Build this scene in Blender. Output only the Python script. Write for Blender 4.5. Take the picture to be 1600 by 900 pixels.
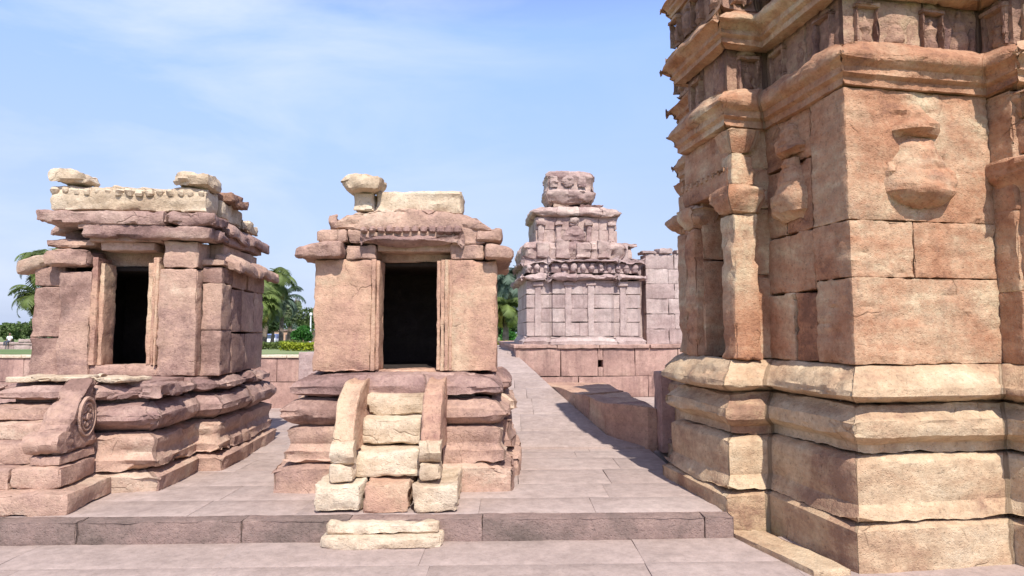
import bpy, math, random
import numpy as np
R = math.radians
for o in list(bpy.data.objects): bpy.data.objects.remove(o)
sc = bpy.context.scene
col = sc.collection
random.seed(7)

# ------------------------------------------------------------------ camera, sky, sun, exposure
CAM_H = 1.6
PITCH = math.atan(70 / 960)
cam_d = bpy.data.cameras.new('camera'); cam = bpy.data.objects.new('camera', cam_d); col.objects.link(cam)
cam.location = (0, 0, CAM_H); cam.rotation_euler = (R(90) + PITCH, 0, 0)
cam_d.sensor_width = 36; cam_d.lens = 21.6; cam_d.clip_end = 3000; cam_d.clip_start = .05
sc.camera = cam
SUN_EL, SUN_AZ = 51, 14        # elevation; degrees to the right of straight behind the camera
w = bpy.data.worlds.new('World'); sc.world = w; w.use_nodes = True
nt = w.node_tree; nt.nodes.clear()
def wn(t, **k):
    n = nt.nodes.new(t)
    for a, b in k.items(): setattr(n, a, b)
    return n
sky = wn('ShaderNodeTexSky', sky_type='NISHITA', sun_disc=False)
sky.sun_elevation = R(SUN_EL); sky.sun_rotation = R(180 - SUN_AZ); sky.air_density = 1.0; sky.dust_density = .6; sky.ozone_density = 1.6
bg = wn('ShaderNodeBackground'); bg.inputs[1].default_value = .105
out = wn('ShaderNodeOutputWorld')
tc = wn('ShaderNodeTexCoord'); mp = wn('ShaderNodeMapping'); mp.inputs['Scale'].default_value = (1.0, 1.0, 3.2); mp.inputs['Rotation'].default_value = (0.1, .25, .3)
nz = wn('ShaderNodeTexNoise'); nz.inputs['Scale'].default_value = 2.1; nz.inputs['Detail'].default_value = 9; nz.inputs['Roughness'].default_value = .56; nz.inputs['Distortion'].default_value = .45
cr = wn('ShaderNodeValToRGB'); cr.color_ramp.elements[0].position = .44; cr.color_ramp.elements[1].position = .74
sx = wn('ShaderNodeSeparateXYZ')
lf = wn('ShaderNodeMapRange'); lf.inputs['From Min'].default_value = .25; lf.inputs['From Max'].default_value = -.45; lf.inputs['To Min'].default_value = .08; lf.inputs['To Max'].default_value = .9
mu = wn('ShaderNodeMath', operation='MULTIPLY')
mx = wn('ShaderNodeMixRGB'); mx.inputs['Color2'].default_value = (6.2, 6.9, 8.6, 1)
tn = wn('ShaderNodeMixRGB', blend_type='MULTIPLY'); tn.inputs['Fac'].default_value = 1; tn.inputs['Color2'].default_value = (3.4, 3.2, 3.7, 1)
L = nt.links.new
L(tc.outputs['Generated'], mp.inputs['Vector']); L(mp.outputs[0], nz.inputs['Vector']); L(nz.outputs[0], cr.inputs[0])
L(tc.outputs['Generated'], sx.inputs[0]); L(sx.outputs[0], lf.inputs['Value']); L(cr.outputs[0], mu.inputs[0]); L(lf.outputs[0], mu.inputs[1])

hz_ = wn('ShaderNodeMapRange'); hz_.inputs['From Min'].default_value = 0; hz_.inputs['From Max'].default_value = .42; hz_.inputs['To Min'].default_value = 1.; hz_.inputs['To Max'].default_value = 0
hm = wn('ShaderNodeMixRGB'); hm.inputs['Color2'].default_value = (4.2, 4.95, 6.7, 1)
br = wn('ShaderNodeValToRGB'); e_ = br.color_ramp.elements; e_[0].position = 0; e_[1].position = 1
for p_, v_ in ((.2, .46), (.45, .74), (.8, .24)): e_.new(p_)
for q_, v_ in zip(e_, (.40, .46, .74, .24, .22)): q_.color = (v_, v_, v_, 1)
bm = wn('ShaderNodeMixRGB', blend_type='MULTIPLY'); bm.inputs['Fac'].default_value = 1
L(sx.outputs[2], hz_.inputs['Value']); L(hz_.outputs[0], hm.inputs['Fac']); L(sx.outputs[2], br.inputs[0])
L(sky.outputs[0], tn.inputs['Color1']); L(tn.outputs[0], bm.inputs['Color1']); L(br.outputs[0], bm.inputs['Color2']); L(bm.outputs[0], hm.inputs['Color1']); L(hm.outputs[0], mx.inputs['Color1']); L(mu.outputs[0], mx.inputs['Fac']); L(mx.outputs[0], bg.inputs[0]); L(bg.outputs[0], out.inputs[0])
sd = bpy.data.lights.new('sun', 'SUN'); sd.energy = 4.8; sd.angle = R(.5); sd.color = (1, .95, .88)
sun = bpy.data.objects.new('sun', sd); col.objects.link(sun); sun.location = (3, -6, 12)
sun.rotation_euler = (R(90 - SUN_EL), 0, R(SUN_AZ))
vs = sc.view_settings; vs.view_transform = 'Standard'; vs.look = 'None'; vs.gamma = 1; vs.use_curve_mapping = False
vs.exposure = .32

# ------------------------------------------------------------------ pixel <-> world (photograph is 1600 x 900)
def _d(px, py):
    dx = (px - 800) / 960; dz = (450 - py) / 960
    return dx, math.cos(PITCH) - dz * math.sin(PITCH), math.sin(PITCH) + dz * math.cos(PITCH)
def Z(py, Y): a, b, c = _d(800, py); return CAM_H + c * Y / b
def X(px, Y, z=1.6): return (px - 800) / 960 * (Y * math.cos(PITCH) + (z - CAM_H) * math.sin(PITCH))

# ------------------------------------------------------------------ noise
def _h(ix, iy, iz, seed):
    h = (ix.astype(np.int64) * 374761393 + iy.astype(np.int64) * 668265263 + iz.astype(np.int64) * 2147483647 + seed * 974634777) & 0xffffffff
    h = ((h ^ (h >> 13)) * 1274126177) & 0xffffffff
    h = ((h ^ (h >> 15)) * 2246822519) & 0xffffffff
    return ((h ^ (h >> 16)) & 0xffff) / 32767.5 - 1
def noise(P, seed=0):
    i = np.floor(P).astype(np.int64); f = P - i; f = f * f * f * (f * (f * 6 - 15) + 10)
    r = 0
    for a in (0, 1):
        for b in (0, 1):
            for c in (0, 1):
                wgt = (f[:, 0] if a else 1 - f[:, 0]) * (f[:, 1] if b else 1 - f[:, 1]) * (f[:, 2] if c else 1 - f[:, 2])
                r = r + wgt * _h(i[:, 0] + a, i[:, 1] + b, i[:, 2] + c, seed)
    return r
def fbm(P, scale, oct=3, seed=0, gain=.5):
    r = 0; a = 1; s = 1 / scale
    for k in range(oct):
        r = r + a * noise(P * s + 17.3 * k, seed + k); a *= gain; s *= 2.03
    return r

# ------------------------------------------------------------------ mesh collector
class MB:
    def __init__(s, seed=0):
        s.V = []; s.F = []; s.T = []; s.E = []; s.n = 0; s.rng = random.Random(seed * 31 + 5); s.seed = seed
    def add(s, V, F, tint=0., push=0.):
        V = np.asarray(V, float); n = len(V)
        s.V.append(V); s.F.append(np.asarray(F, int) + s.n); s.n += n
        s.T.append(np.broadcast_to(tint, (n,)).astype(float)); s.E.append(np.broadcast_to(push, (n,)).astype(float))
        return s
    # rounded, finely divided block; warp(P) may bend it
    def block(s, x0, x1, y0, y1, z0, z1, r=.014, res=.06, tint=None, chip=.02, warp=None, jit=.0, shrink=.0):
        if tint is None: tint = s.rng.uniform(-1, 1)
        if shrink: x0 += shrink; x1 -= shrink; z0 += shrink; z1 -= shrink
        if jit:
            j = s.rng.uniform(-jit, jit); y0 += j; x0 += s.rng.uniform(-jit, jit) * .3; x1 += s.rng.uniform(-jit, jit) * .3
        ax = []
        r = min(r, (x1 - x0) * .3, (y1 - y0) * .3, (z1 - z0) * .3)
        for a, b in ((x0, x1), (y0, y1), (z0, z1)):
            L = b - a; n = max(1, int(round((L - 2 * r) / res)))
            m = list(np.linspace(a + r, b - r, n + 1))
            q = [a] + m + [b]
            ax.append(np.array(q))
        nx, ny, nz_ = [len(a) for a in ax]
        idx = {}
        quads = []
        def code(i, j, k): return (i * ny + j) * nz_ + k
        def face(fix, val, flip):
            if fix == 0: I, J = np.meshgrid(np.arange(ny - 1), np.arange(nz_ - 1), indexing='ij'); c = lambda p, q: code(val, p, q)
            elif fix == 1: I, J = np.meshgrid(np.arange(nx - 1), np.arange(nz_ - 1), indexing='ij'); c = lambda p, q: code(p, val, q)
            else: I, J = np.meshgrid(np.arange(nx - 1), np.arange(ny - 1), indexing='ij'); c = lambda p, q: code(p, q, val)
            I = I.ravel(); J = J.ravel()
            q = np.stack([c(I, J), c(I + 1, J), c(I + 1, J + 1), c(I, J + 1)], 1)
            quads.append(q[:, ::-1] if flip else q)
        face(0, 0, True); face(0, nx - 1, False); face(1, 0, False); face(1, ny - 1, True); face(2, 0, True); face(2, nz_ - 1, False)
        Q = np.concatenate(quads); u, inv = np.unique(Q, return_inverse=True); Q = inv.reshape(Q.shape)
        k = u % nz_; j = (u // nz_) % ny; i = u // (nz_ * ny)
        P = np.stack([ax[0][i], ax[1][j], ax[2][k]], 1)
        lo = np.array([x0 + r, y0 + r, z0 + r]); hi = np.array([x1 - r, y1 - r, z1 - r])
        inn = np.clip(P, lo, hi); dv = P - inn; L = np.linalg.norm(dv, axis=1, keepdims=True); L[L == 0] = 1
        dist = np.sort(np.stack([np.minimum(P[:, a] - [x0, y0, z0][a], [x1, y1, z1][a] - P[:, a]) for a in range(3)], 1), 1)
        edge = np.exp(-dist[:, 1] / (2.2 * r))
        P = inn + dv / L * r
        if chip:
            nn = fbm(P + s.seed * 3.1, .16, 3, 91)
            push = -chip * edge * np.clip(nn * 1.6 + .15, 0, 1.2)
        else: push = 0.
        if warp: P = warp(P)
        return s.add(P, Q, tint, push)
    # moulding swept round a plan (counter-clockwise seen from above => outward is right of travel)
    def sweep(s, plan, prof, closed=True, res=.05, joint=.7, groove=.012, erode=.0, jit=.006, tint=None, tb=0., tv=1., corner=.22):
        plan = [np.array(p, float) for p in plan]; n = len(plan)
        prof = np.array(prof, float); m = len(prof)
        nor = []
        ne = n if closed else n - 1
        for i in range(ne):
            d = plan[(i + 1) % n] - plan[i]; d /= np.linalg.norm(d); nor.append(np.array([d[1], -d[0]]))
        def mitre(i):
            if not closed and i == 0: return nor[0]
            if not closed and i == n - 1: return nor[-1]
            a, b = nor[(i - 1) % n], nor[i % n]; return (a + b) / (1 + a.dot(b))
        def cvx(i):
            i %= n
            if not closed and i in (0, n - 1): return 1
            a_, b_ = nor[(i - 1) % n], nor[i % n]; return 1 if a_[0] * b_[1] - a_[1] * b_[0] > 0 else 0
        emin = prof[:, 0].min(); conv = (prof[:, 0] - emin)
        rings = []; push = []; tints = []
        for i in range(ne):
            A, B = plan[i], plan[(i + 1) % n]; mA, mB = mitre(i), mitre((i + 1) % n)
            Ln = np.linalg.norm(B - A)
            k = max(1, int(round(Ln / joint))); js = [q / k * Ln + s.rng.uniform(-.18, .18) * Ln / k for q in range(1, k)] if k > 1 else []
            nS = max(2, int(round(Ln / res))); ss = [(q / nS * Ln, 0.) for q in range(nS + 1)]
            for j in js:
                ss = [q for q in ss if abs(q[0] - j) > .02] + [(j - .012, 0), (j, 1.), (j + .012, 0)]
            ss.sort()
            bt = [s.rng.uniform(-1, 1) for _ in range(len(js) + 1)]; bj = [s.rng.uniform(-jit, jit) for _ in bt]
            for q, (sv, g) in enumerate(ss):
                if q == len(ss) - 1 and (closed or i < ne - 1): continue
                t = sv / Ln; b = sum(1 for j in js if sv > j)
                cc = 1 if 0 < q < len(ss) - 1 else 0
                base = A + (B - A) * t
                # offset direction lerps between mitres
                off = (mA * (1 - t) + mB * t) if True else None
                P = np.zeros((m, 3))
                pa = A[None] + prof[:, :1] * mA[None]; pb = B[None] + prof[:, :1] * mB[None]
                P[:, :2] = pa * (1 - t) + pb * t; P[:, 2] = prof[:, 1]
                dc = min([sv] * cvx(i) + [Ln - sv] * cvx(i + 1) + [9.]); rings.append(P); push.append(np.full(m, -groove * g + bj[b] * cc) - (prof[:, 0] - prof[:, 0].min()) * corner * math.exp(-dc / .10)); tints.append(np.full(m, tb + tv * (bt[b] if tint is None else tint)))
        r = len(rings); V = np.concatenate(rings)
        rr = np.arange(r if closed else r - 1)[:, None]; kk = np.arange(m - 1)[None]
        a = rr * m + kk; b = ((rr + 1) % r) * m + kk
        F = np.stack([a, b, b + 1, a + 1], -1).reshape(-1, 4)
        pu = np.concatenate(push)
        if erode:
            nn = .15 + .85 * np.clip((fbm(V + s.seed * 7.7, .30, 3, 55) - .22) * 2.6, 0, 1)
            pu = pu - erode * nn * np.tile(conv / max(conv.max(), 1e-6), r)
        return s.add(V, F, np.concatenate(tints), pu)
    # loft: vertical stack of closed or half-closed rings
    def loft(s, rings, tint=0., cap=True, push=0.):
        m = len(rings[0]); r = len(rings); V = np.concatenate([np.asarray(q, float) for q in rings])
        F = []
        for i in range(r - 1):
            for k in range(m):
                k2 = (k + 1) % m; F.append((i * m + k, i * m + k2, (i + 1) * m + k2, (i + 1) * m + k))
        if cap:
            c0 = len(V); V = np.concatenate([V, [np.mean(rings[0], 0)], [np.mean(rings[-1], 0)]])
            for k in range(m):
                k2 = (k + 1) % m; F.append((c0, k2, k, c0)); F.append((c0 + 1, (r - 1) * m + k, (r - 1) * m + k2, c0 + 1))
        return s.add(V, F, tint, push)
    # carved lump on a wall facing -y: rows of (z, half width, depth) about x centre
    def relief(s, cx, y, rows, tint=0., k=13):
        zs = np.array([q[0] for q in rows]); n = max(4, int(abs(zs[-1] - zs[0]) / .02)); zz = np.linspace(zs[0], zs[-1], n)
        o = np.argsort(zs); hw = np.interp(zz, zs[o], np.array([q[1] for q in rows])[o]); dp = np.interp(zz, zs[o], np.array([q[2] for q in rows])[o])
        V = []
        for i in range(n):
            for t in np.linspace(-1, 1, k):
                V.append((cx + hw[i] * t, y - dp[i] * max(0, 1 - abs(t) ** 2.6) ** .6 + .02, zz[i]))
        F = [(i * k + j, i * k + j + 1, (i + 1) * k + j + 1, (i + 1) * k + j) for i in range(n - 1) for j in range(k - 1)]
        return s.add(V, F, tint)
    def xform(s, fn, i0=0):
        for i in range(i0, len(s.V)): s.V[i] = fn(s.V[i])
        return s
    def build(s, name, mat, parent=None, rough=1., oz=0., ox=0., oy=0., big=1., sharp=32):
        V = np.concatenate(s.V); F = np.concatenate(s.F); T = np.concatenate(s.T); E = np.concatenate(s.E)
        if rough or np.any(E):
            q = V[F]; fn = np.cross(q[:, 2] - q[:, 0], q[:, 3] - q[:, 1])
            N = np.zeros_like(V)
            for c in range(4): np.add.at(N, F[:, c], fn)
            N /= np.maximum(np.linalg.norm(N, axis=1, keepdims=True), 1e-9)
            S = V + s.seed * 5.37
            Ss = S * np.array([1, 1, 3.2])
            d = rough * (big * .0075 * fbm(S, .42, 2, 3) + .005 * fbm(Ss, .13, 3, 11) + .0042 * fbm(S, .045, 2, 23) - .009 * np.clip((fbm(Ss, .5, 4, 71, .62) - .22) / .08, 0, 1)) + E
            V = V + N * d[:, None]
        V = V - np.array([ox, oy, oz])
        me = bpy.data.meshes.new(name)
        tri = F[:, 0] == F[:, 3]
        loops = np.where(tri[:, None], np.concatenate([F[:, :3], np.full((len(F), 1), -1)], 1), F).ravel(); loops = loops[loops >= 0]
        cnt = np.where(tri, 3, 4); st = np.concatenate([[0], np.cumsum(cnt)[:-1]])
        me.vertices.add(len(V)); me.vertices.foreach_set('co', V.ravel())
        me.loops.add(len(loops)); me.loops.foreach_set('vertex_index', loops)
        me.polygons.add(len(F)); me.polygons.foreach_set('loop_start', st); me.polygons.foreach_set('loop_total', cnt)
        me.polygons.foreach_set('use_smooth', np.ones(len(F), bool))
        at = me.attributes.new('tint', 'FLOAT', 'POINT'); at.data.foreach_set('value', T)
        me.update(); me.validate()
        if sharp: me.set_sharp_from_angle(angle=R(sharp))
        me.materials.append(mat)
        o = bpy.data.objects.new(name, me); col.objects.link(o)
        if parent: o.parent = parent
        return o

def tag(o, label=None, cat=None, group=None, kind=None):
    if label: o['label'] = label
    if cat: o['category'] = cat
    if group: o['group'] = group
    if kind: o['kind'] = kind
    return o
def thing(name, loc, rz, label, cat, group=None):
    o = bpy.data.objects.new(name, None); o.empty_display_size = .2; col.objects.link(o)
    o.location = loc; o.rotation_euler = (0, 0, rz)
    return tag(o, label, cat, group)

# ------------------------------------------------------------------ materials
def stone(name, cols, bump=1., crack=.45, streak=0., spots=.35, strat=.5, tintw=.10, s1=1.1, rough=.9, stain=(.16, .12, .11)):
    m = bpy.data.materials.new(name); m.use_nodes = True; t = m.node_tree; N = t.nodes; Lk = t.links.new
    b = N['Principled BSDF']; b.inputs['Roughness'].default_value = rough; b.inputs['Specular IOR Level'].default_value = .25
    g0 = N.new('ShaderNodeNewGeometry'); a0 = N.new('ShaderNodeAttribute'); a0.attribute_name = 'tint'
    cx_ = N.new('ShaderNodeCombineXYZ'); Lk(a0.outputs['Fac'], cx_.inputs[0]); Lk(a0.outputs['Fac'], cx_.inputs[1]); Lk(a0.outputs['Fac'], cx_.inputs[2])
    vm = N.new('ShaderNodeVectorMath'); vm.operation = 'MULTIPLY_ADD'; Lk(cx_.outputs[0], vm.inputs[0]); vm.inputs[1].default_value = (2.7, 3.9, 3.1); Lk(g0.outputs['Position'], vm.inputs[2]); POS = vm.outputs[0]
    def nz(scale, det=5, vec=None, rgh=.6, dist=0):
        n = N.new('ShaderNodeTexNoise'); n.inputs['Scale'].default_value = scale; n.inputs['Detail'].default_value = det; n.inputs['Roughness'].default_value = rgh; n.inputs['Distortion'].default_value = dist
        Lk(vec or POS, n.inputs['Vector']); return n.outputs[0]
    mp = N.new('ShaderNodeMapping'); mp.inputs['Scale'].default_value = (1.2, 1.2, 6.5); mp.inputs['Rotation'].default_value = (.05, .04, 0); Lk(POS, mp.inputs[0])
    def mth(op, a, bb):
        n = N.new('ShaderNodeMath'); n.operation = op
        for i, v in enumerate((a, bb)):
            if isinstance(v, (int, float)): n.inputs[i].default_value = v
            else: Lk(v, n.inputs[i])
        return n.outputs[0]
    at = N.new('ShaderNodeAttribute'); at.attribute_name = 'tint'
    n1 = nz(s1, 6, dist=.6); n2 = nz(1.6, 5, mp.outputs[0]); n3 = nz(26, 5, rgh=.7); n4 = nz(3.1, 7, rgh=.65, dist=1.)
    f = mth('ADD', mth('MULTIPLY', n1, 1.9), mth('MULTIPLY', n2, strat)); f = mth('ADD', f, -.45 - strat * .5)
    f = mth('ADD', f, mth('MULTIPLY', at.outputs['Fac'], tintw)); f = mth('ADD', f, mth('MULTIPLY', mth('SUBTRACT', n3, .5), .55))
    r = N.new('ShaderNodeValToRGB'); e = r.color_ramp.elements
    while len(e) < len(cols): e.new(.5)
    for i, c in enumerate(cols):
        e[i].position = .15 + .7 * i / (len(cols) - 1); e[i].color = (*c, 1)
    Lk(f, r.inputs[0])
    r2 = N.new('ShaderNodeValToRGB'); r2.color_ramp.elements[0].position = .56; r2.color_ramp.elements[1].position = .72; Lk(n4, r2.inputs[0])
    mxx = N.new('ShaderNodeMixRGB'); Lk(mth('MULTIPLY', r2.outputs[0], spots), mxx.inputs['Fac']); Lk(r.outputs[0], mxx.inputs['Color1']); mxx.inputs['Color2'].default_value = (*stain, 1)
    # light lichen and fine dark grain
    v = N.new('ShaderNodeTexVoronoi'); v.inputs['Scale'].default_value = 55; Lk(POS, v.inputs['Vector'])
    n5 = nz(9, 6, rgh=.75)
    sp = N.new('ShaderNodeMapRange'); sp.inputs['From Min'].default_value = .3; sp.inputs['From Max'].default_value = .75; sp.inputs['To Min'].default_value = .74; sp.inputs['To Max'].default_value = 1.2; Lk(n5, sp.inputs['Value'])
    ml = N.new('ShaderNodeMixRGB'); ml.blend_type = 'MULTIPLY'; ml.inputs['Fac'].default_value = 1; Lk(mxx.outputs[0], ml.inputs['Color1']); Lk(sp.outputs[0], ml.inputs['Color2'])
    dv = N.new('ShaderNodeTexNoise'); dv.inputs['Scale'].default_value = 2.3; dv.inputs['Detail'].default_value = 3; Lk(POS, dv.inputs['Vector'])
    va = N.new('ShaderNodeMixRGB'); va.inputs['Fac'].default_value = .28; Lk(POS, va.inputs['Color1']); Lk(dv.outputs['Color'], va.inputs['Color2'])
    vc = N.new('ShaderNodeTexVoronoi'); vc.feature = 'DISTANCE_TO_EDGE'; vc.inputs['Scale'].default_value = 2.6; Lk(va.outputs[0], vc.inputs['Vector'])
    ck = N.new('ShaderNodeMapRange'); ck.inputs['From Min'].default_value = 0; ck.inputs['From Max'].default_value = .016; ck.inputs['To Min'].default_value = 1; ck.inputs['To Max'].default_value = 0; Lk(vc.outputs['Distance'], ck.inputs['Value'])
    cm = N.new('ShaderNodeMapRange'); cm.inputs['From Min'].default_value = .56; cm.inputs['From Max'].default_value = .64; Lk(nz(1.9, 3), cm.inputs['Value'])
    cf = mth('MULTIPLY', mth('MULTIPLY', ck.outputs[0], cm.outputs[0]), crack)
    mk = N.new('ShaderNodeMixRGB'); mk.blend_type = 'MULTIPLY'; Lk(cf, mk.inputs['Fac']); Lk(ml.outputs[0], mk.inputs['Color1']); mk.inputs['Color2'].default_value = (.3, .25, .22, 1)
    ng = N.new('ShaderNodeMapRange'); ng.inputs['From Min'].default_value = .32; ng.inputs['From Max'].default_value = .44; ng.inputs['To Min'].default_value = .62; ng.inputs['To Max'].default_value = 1.0; Lk(nz(33, 4, rgh=.75), ng.inputs['Value'])
    mg = N.new('ShaderNodeMixRGB'); mg.blend_type = 'MULTIPLY'; mg.inputs['Fac'].default_value = 1 if bump > .4 else .5; Lk(mk.outputs[0], mg.inputs['Color1']); Lk(ng.outputs[0], mg.inputs['Color2'])
    fin = mg.outputs[0]
    if streak:
        sm = N.new('ShaderNodeMapping'); sm.inputs['Scale'].default_value = (5, 5, .22); Lk(POS, sm.inputs[0])
        sr = N.new('ShaderNodeMapRange'); sr.inputs['From Min'].default_value = .5; sr.inputs['From Max'].default_value = .72; Lk(nz(1, 6, sm.outputs[0], .7), sr.inputs['Value'])
        ms_ = N.new('ShaderNodeMixRGB'); ms_.blend_type = 'MULTIPLY'; Lk(mth('MULTIPLY', sr.outputs[0], streak), ms_.inputs['Fac']); Lk(fin, ms_.inputs['Color1']); ms_.inputs['Color2'].default_value = (.42, .40, .42, 1); fin = ms_.outputs[0]
    Lk(fin, b.inputs['Base Color'])
    h = mth('ADD', mth('ADD', mth('MULTIPLY', nz(5, 8, mp.outputs[0], .62), .12), mth('MULTIPLY', nz(6, 9, rgh=.68), .5)), mth('MULTIPLY', nz(38, 6, rgh=.7), .3))
    pit = N.new('ShaderNodeMapRange'); pit.inputs['From Min'].default_value = 0; pit.inputs['From Max'].default_value = .35; Lk(v.outputs['Distance'], pit.inputs['Value'])
    h = mth('ADD', h, mth('MULTIPLY', pit.outputs[0], mth('MULTIPLY', n5, .25)))
    h = mth('SUBTRACT', h, mth('MULTIPLY', cf, .6))
    bp = N.new('ShaderNodeBump'); bp.inputs['Strength'].default_value = .95; bp.inputs['Distance'].default_value = .034 * bump; Lk(h, bp.inputs['Height']); Lk(bp.outputs[0], b.inputs['Normal'])
    return m
def plain(name, c, rough=.7, var=.0, scale=20, spec=.3):
    m = bpy.data.materials.new(name); m.use_nodes = True; t = m.node_tree; b = t.nodes['Principled BSDF']
    b.inputs['Roughness'].default_value = rough; b.inputs['Specular IOR Level'].default_value = spec
    g = t.nodes.new('ShaderNodeNewGeometry'); n = t.nodes.new('ShaderNodeTexNoise'); n.inputs['Scale'].default_value = scale; n.inputs['Detail'].default_value = 5
    t.links.new(g.outputs['Position'], n.inputs['Vector'])
    r = t.nodes.new('ShaderNodeValToRGB'); r.color_ramp.elements[0].position = .3; r.color_ramp.elements[1].position = .7
    r.color_ramp.elements[0].color = (*[v * (1 - var) for v in c], 1); r.color_ramp.elements[1].color = (*[min(1, v * (1 + var)) for v in c], 1)
    t.links.new(n.outputs[0], r.inputs[0]); t.links.new(r.outputs[0], b.inputs['Base Color'])
    return m
PUR = (.25, .15, .12); MAU = (.385, .245, .195); PNK = (.48, .31, .235); TAN = (.52, .33, .22); CRM = (.62, .46, .29); RED = (.40, .175, .11)
M = dict(
    temple=stone('temple_sandstone', [(.27, .13, .08), (.42, .205, .115), (.49, .275, .165), (.54, .35, .22), (.63, .48, .31)], 1., .4, .3, .28, .7),
    temple_base=stone('temple_base_sandstone', [(.34, .20, .13), (.49, .33, .205), (.57, .42, .27), (.65, .515, .35)], 1., .35, .15, .16, .8),
    carved=stone('weathered_carved_sandstone', [(.17, .095, .08), (.30, .17, .12), (.42, .25, .17), (.52, .36, .23)], 1.4, .35, 0., .45, .5),
    pink=stone('pink_sandstone', [PUR, MAU, PNK, (.52, .345, .255), (.58, .43, .32)], 1., .35, .25, .25, .5, .14),
    wall=stone('peach_wall_sandstone', [(.33, .18, .14), (.47, .28, .20), (.55, .345, .235), (.60, .43, .29)], .9, .4, .2, .22, .5),
    purple=stone('purple_sandstone', [(.19, .115, .10), (.30, .185, .16), (.40, .26, .215), (.52, .365, .295)], 1.2, .35, 0., .35, .6),
    cream=stone('cream_sandstone', [(.42, .30, .205), (.55, .42, .29), (.64, .51, .37), (.68, .57, .43)], 1., .35, 0., .15, .8, stain=(.3, .2, .13)),
    lilac=stone('lilac_grey_sandstone', [(.26, .175, .165), (.40, .285, .265), (.48, .36, .33), (.56, .44, .40)], 1., .5, .35, .35, .7, s1=.7),
    pave=stone('paving_sandstone', [(.36, .275, .24), (.395, .305, .265), (.425, .33, .29), (.455, .36, .315)], .3, .0, .12, .2, .13, s1=.8, stain=(.3, .22, .2)),
    kerb=stone('kerb_sandstone', [(.16, .12, .10), (.23, .165, .14), (.29, .20, .17), (.38, .27, .22)], 1., .2, 0., .4, .3, .10),
    pale=stone('pale_lilac_sandstone', [(.34, .245, .225), (.45, .34, .31), (.52, .41, .37), (.57, .465, .42)], .8, .3, .45, .25, .4, .07, s1=.7),
    rose=stone('rose_sandstone', [(.28, .18, .165), (.42, .295, .26), (.50, .37, .32), (.58, .45, .38)], 1., .3, .2, .35, .6),
    plat=stone('terrace_wall_sandstone', [(.27, .17, .145), (.38, .235, .195), (.47, .30, .245), (.50, .34, .27)], .5, .3, .75, .25, .1, .1),
    room_shade=stone('interior_shade_stone', [(.02, .016, .014), (.035, .026, .022), (.05, .038, .03)], .8, .35, 0., .2),  # near-black so doorways read dark: interior shade put into the stone colour
)
print('materials ok')

# ------------------------------------------------------------------ ground, terrace, paving
g = MB(1)
def plane_grid(x0, x1, y0, y1, nx, ny, z):
    xs = np.linspace(x0, x1, nx + 1); ys = np.linspace(y0, y1, ny + 1)
    V = [(x, y, z) for x in xs for y in ys]
    F = [(i * (ny + 1) + j, (i + 1) * (ny + 1) + j, (i + 1) * (ny + 1) + j + 1, i * (ny + 1) + j + 1) for i in range(nx) for j in range(ny)]
    return V, F
gm = bpy.data.materials.new('lawn_ground'); gm.use_nodes = True
t = gm.node_tree; b = t.nodes['Principled BSDF']; b.inputs['Roughness'].default_value = .95
ge = t.nodes.new('ShaderNodeNewGeometry'); n = t.nodes.new('ShaderNodeTexNoise'); n.inputs['Scale'].default_value = .12; n.inputs['Detail'].default_value = 8
t.links.new(ge.outputs['Position'], n.inputs['Vector']); r = t.nodes.new('ShaderNodeValToRGB'); e = r.color_ramp.elements; e[0].position = .38; e[0].color = (.10, .16, .035, 1); e[1].position = .66; e[1].color = (.24, .27, .11, 1)
x = e.new(.8); x.color = (.34, .28, .2, 1); t.links.new(n.outputs[0], r.inputs[0]); t.links.new(r.outputs[0], b.inputs['Base Color'])
g.add(*plane_grid(-1500, 1500, -60, 2400, 4, 4, -.03))
tag(g.build('ground', gm, rough=0), kind='structure')

def kerb_y(x): return 4.87 + .03 * x
def paving(name, x0, x1, y0, y1, ztop, yfun=None, row=.62, length=(1.0, 2.2), res=.14, seed=3, rot=0.):
    mb = MB(seed); y = y0; rg = random.Random(seed)
    while y < y1 - .05:
        h = min(row * rg.uniform(.8, 1.25), y1 - y)
        if y1 - (y + h) < .2: h = y1 - y
        x = x0 - rg.uniform(0, .6)
        while x < x1:
            L = rg.uniform(*length); L = min(L, x1 - x + .001)
            if L < .06: break
            i0 = len(mb.V)
            mb.block(x, x + L, y, y + h, ztop - .06 + rg.uniform(-.002, .002), ztop + rg.uniform(-.003, .003), r=.0025, res=res, chip=0, shrink=0)
            mb.V[i0] = (mb.V[i0] - [x + L / 2, y + h / 2, 0]) * [(L - .001) / L, (h - .001) / h, 1] + [x + L / 2, y + h / 2, 0]
            x += L
        y += h
    if yfun: mb.xform(lambda P: np.stack([P[:, 0], P[:, 1] + yfun(P[:, 0]), P[:, 2]], 1))
    return tag(mb.build(name, M['pave'], rough=.22), kind='structure')
paving('pavement', -12.5, 7.5, 1.2, 4.9, 0, lambda x: .03 * x, row=.66, seed=3)
paving('terrace', -12.5, 1.70, 5.02, 12.4, .165, lambda x: .03 * x, row=.5, length=(.7, 1.5), res=.16, seed=4)

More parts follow.
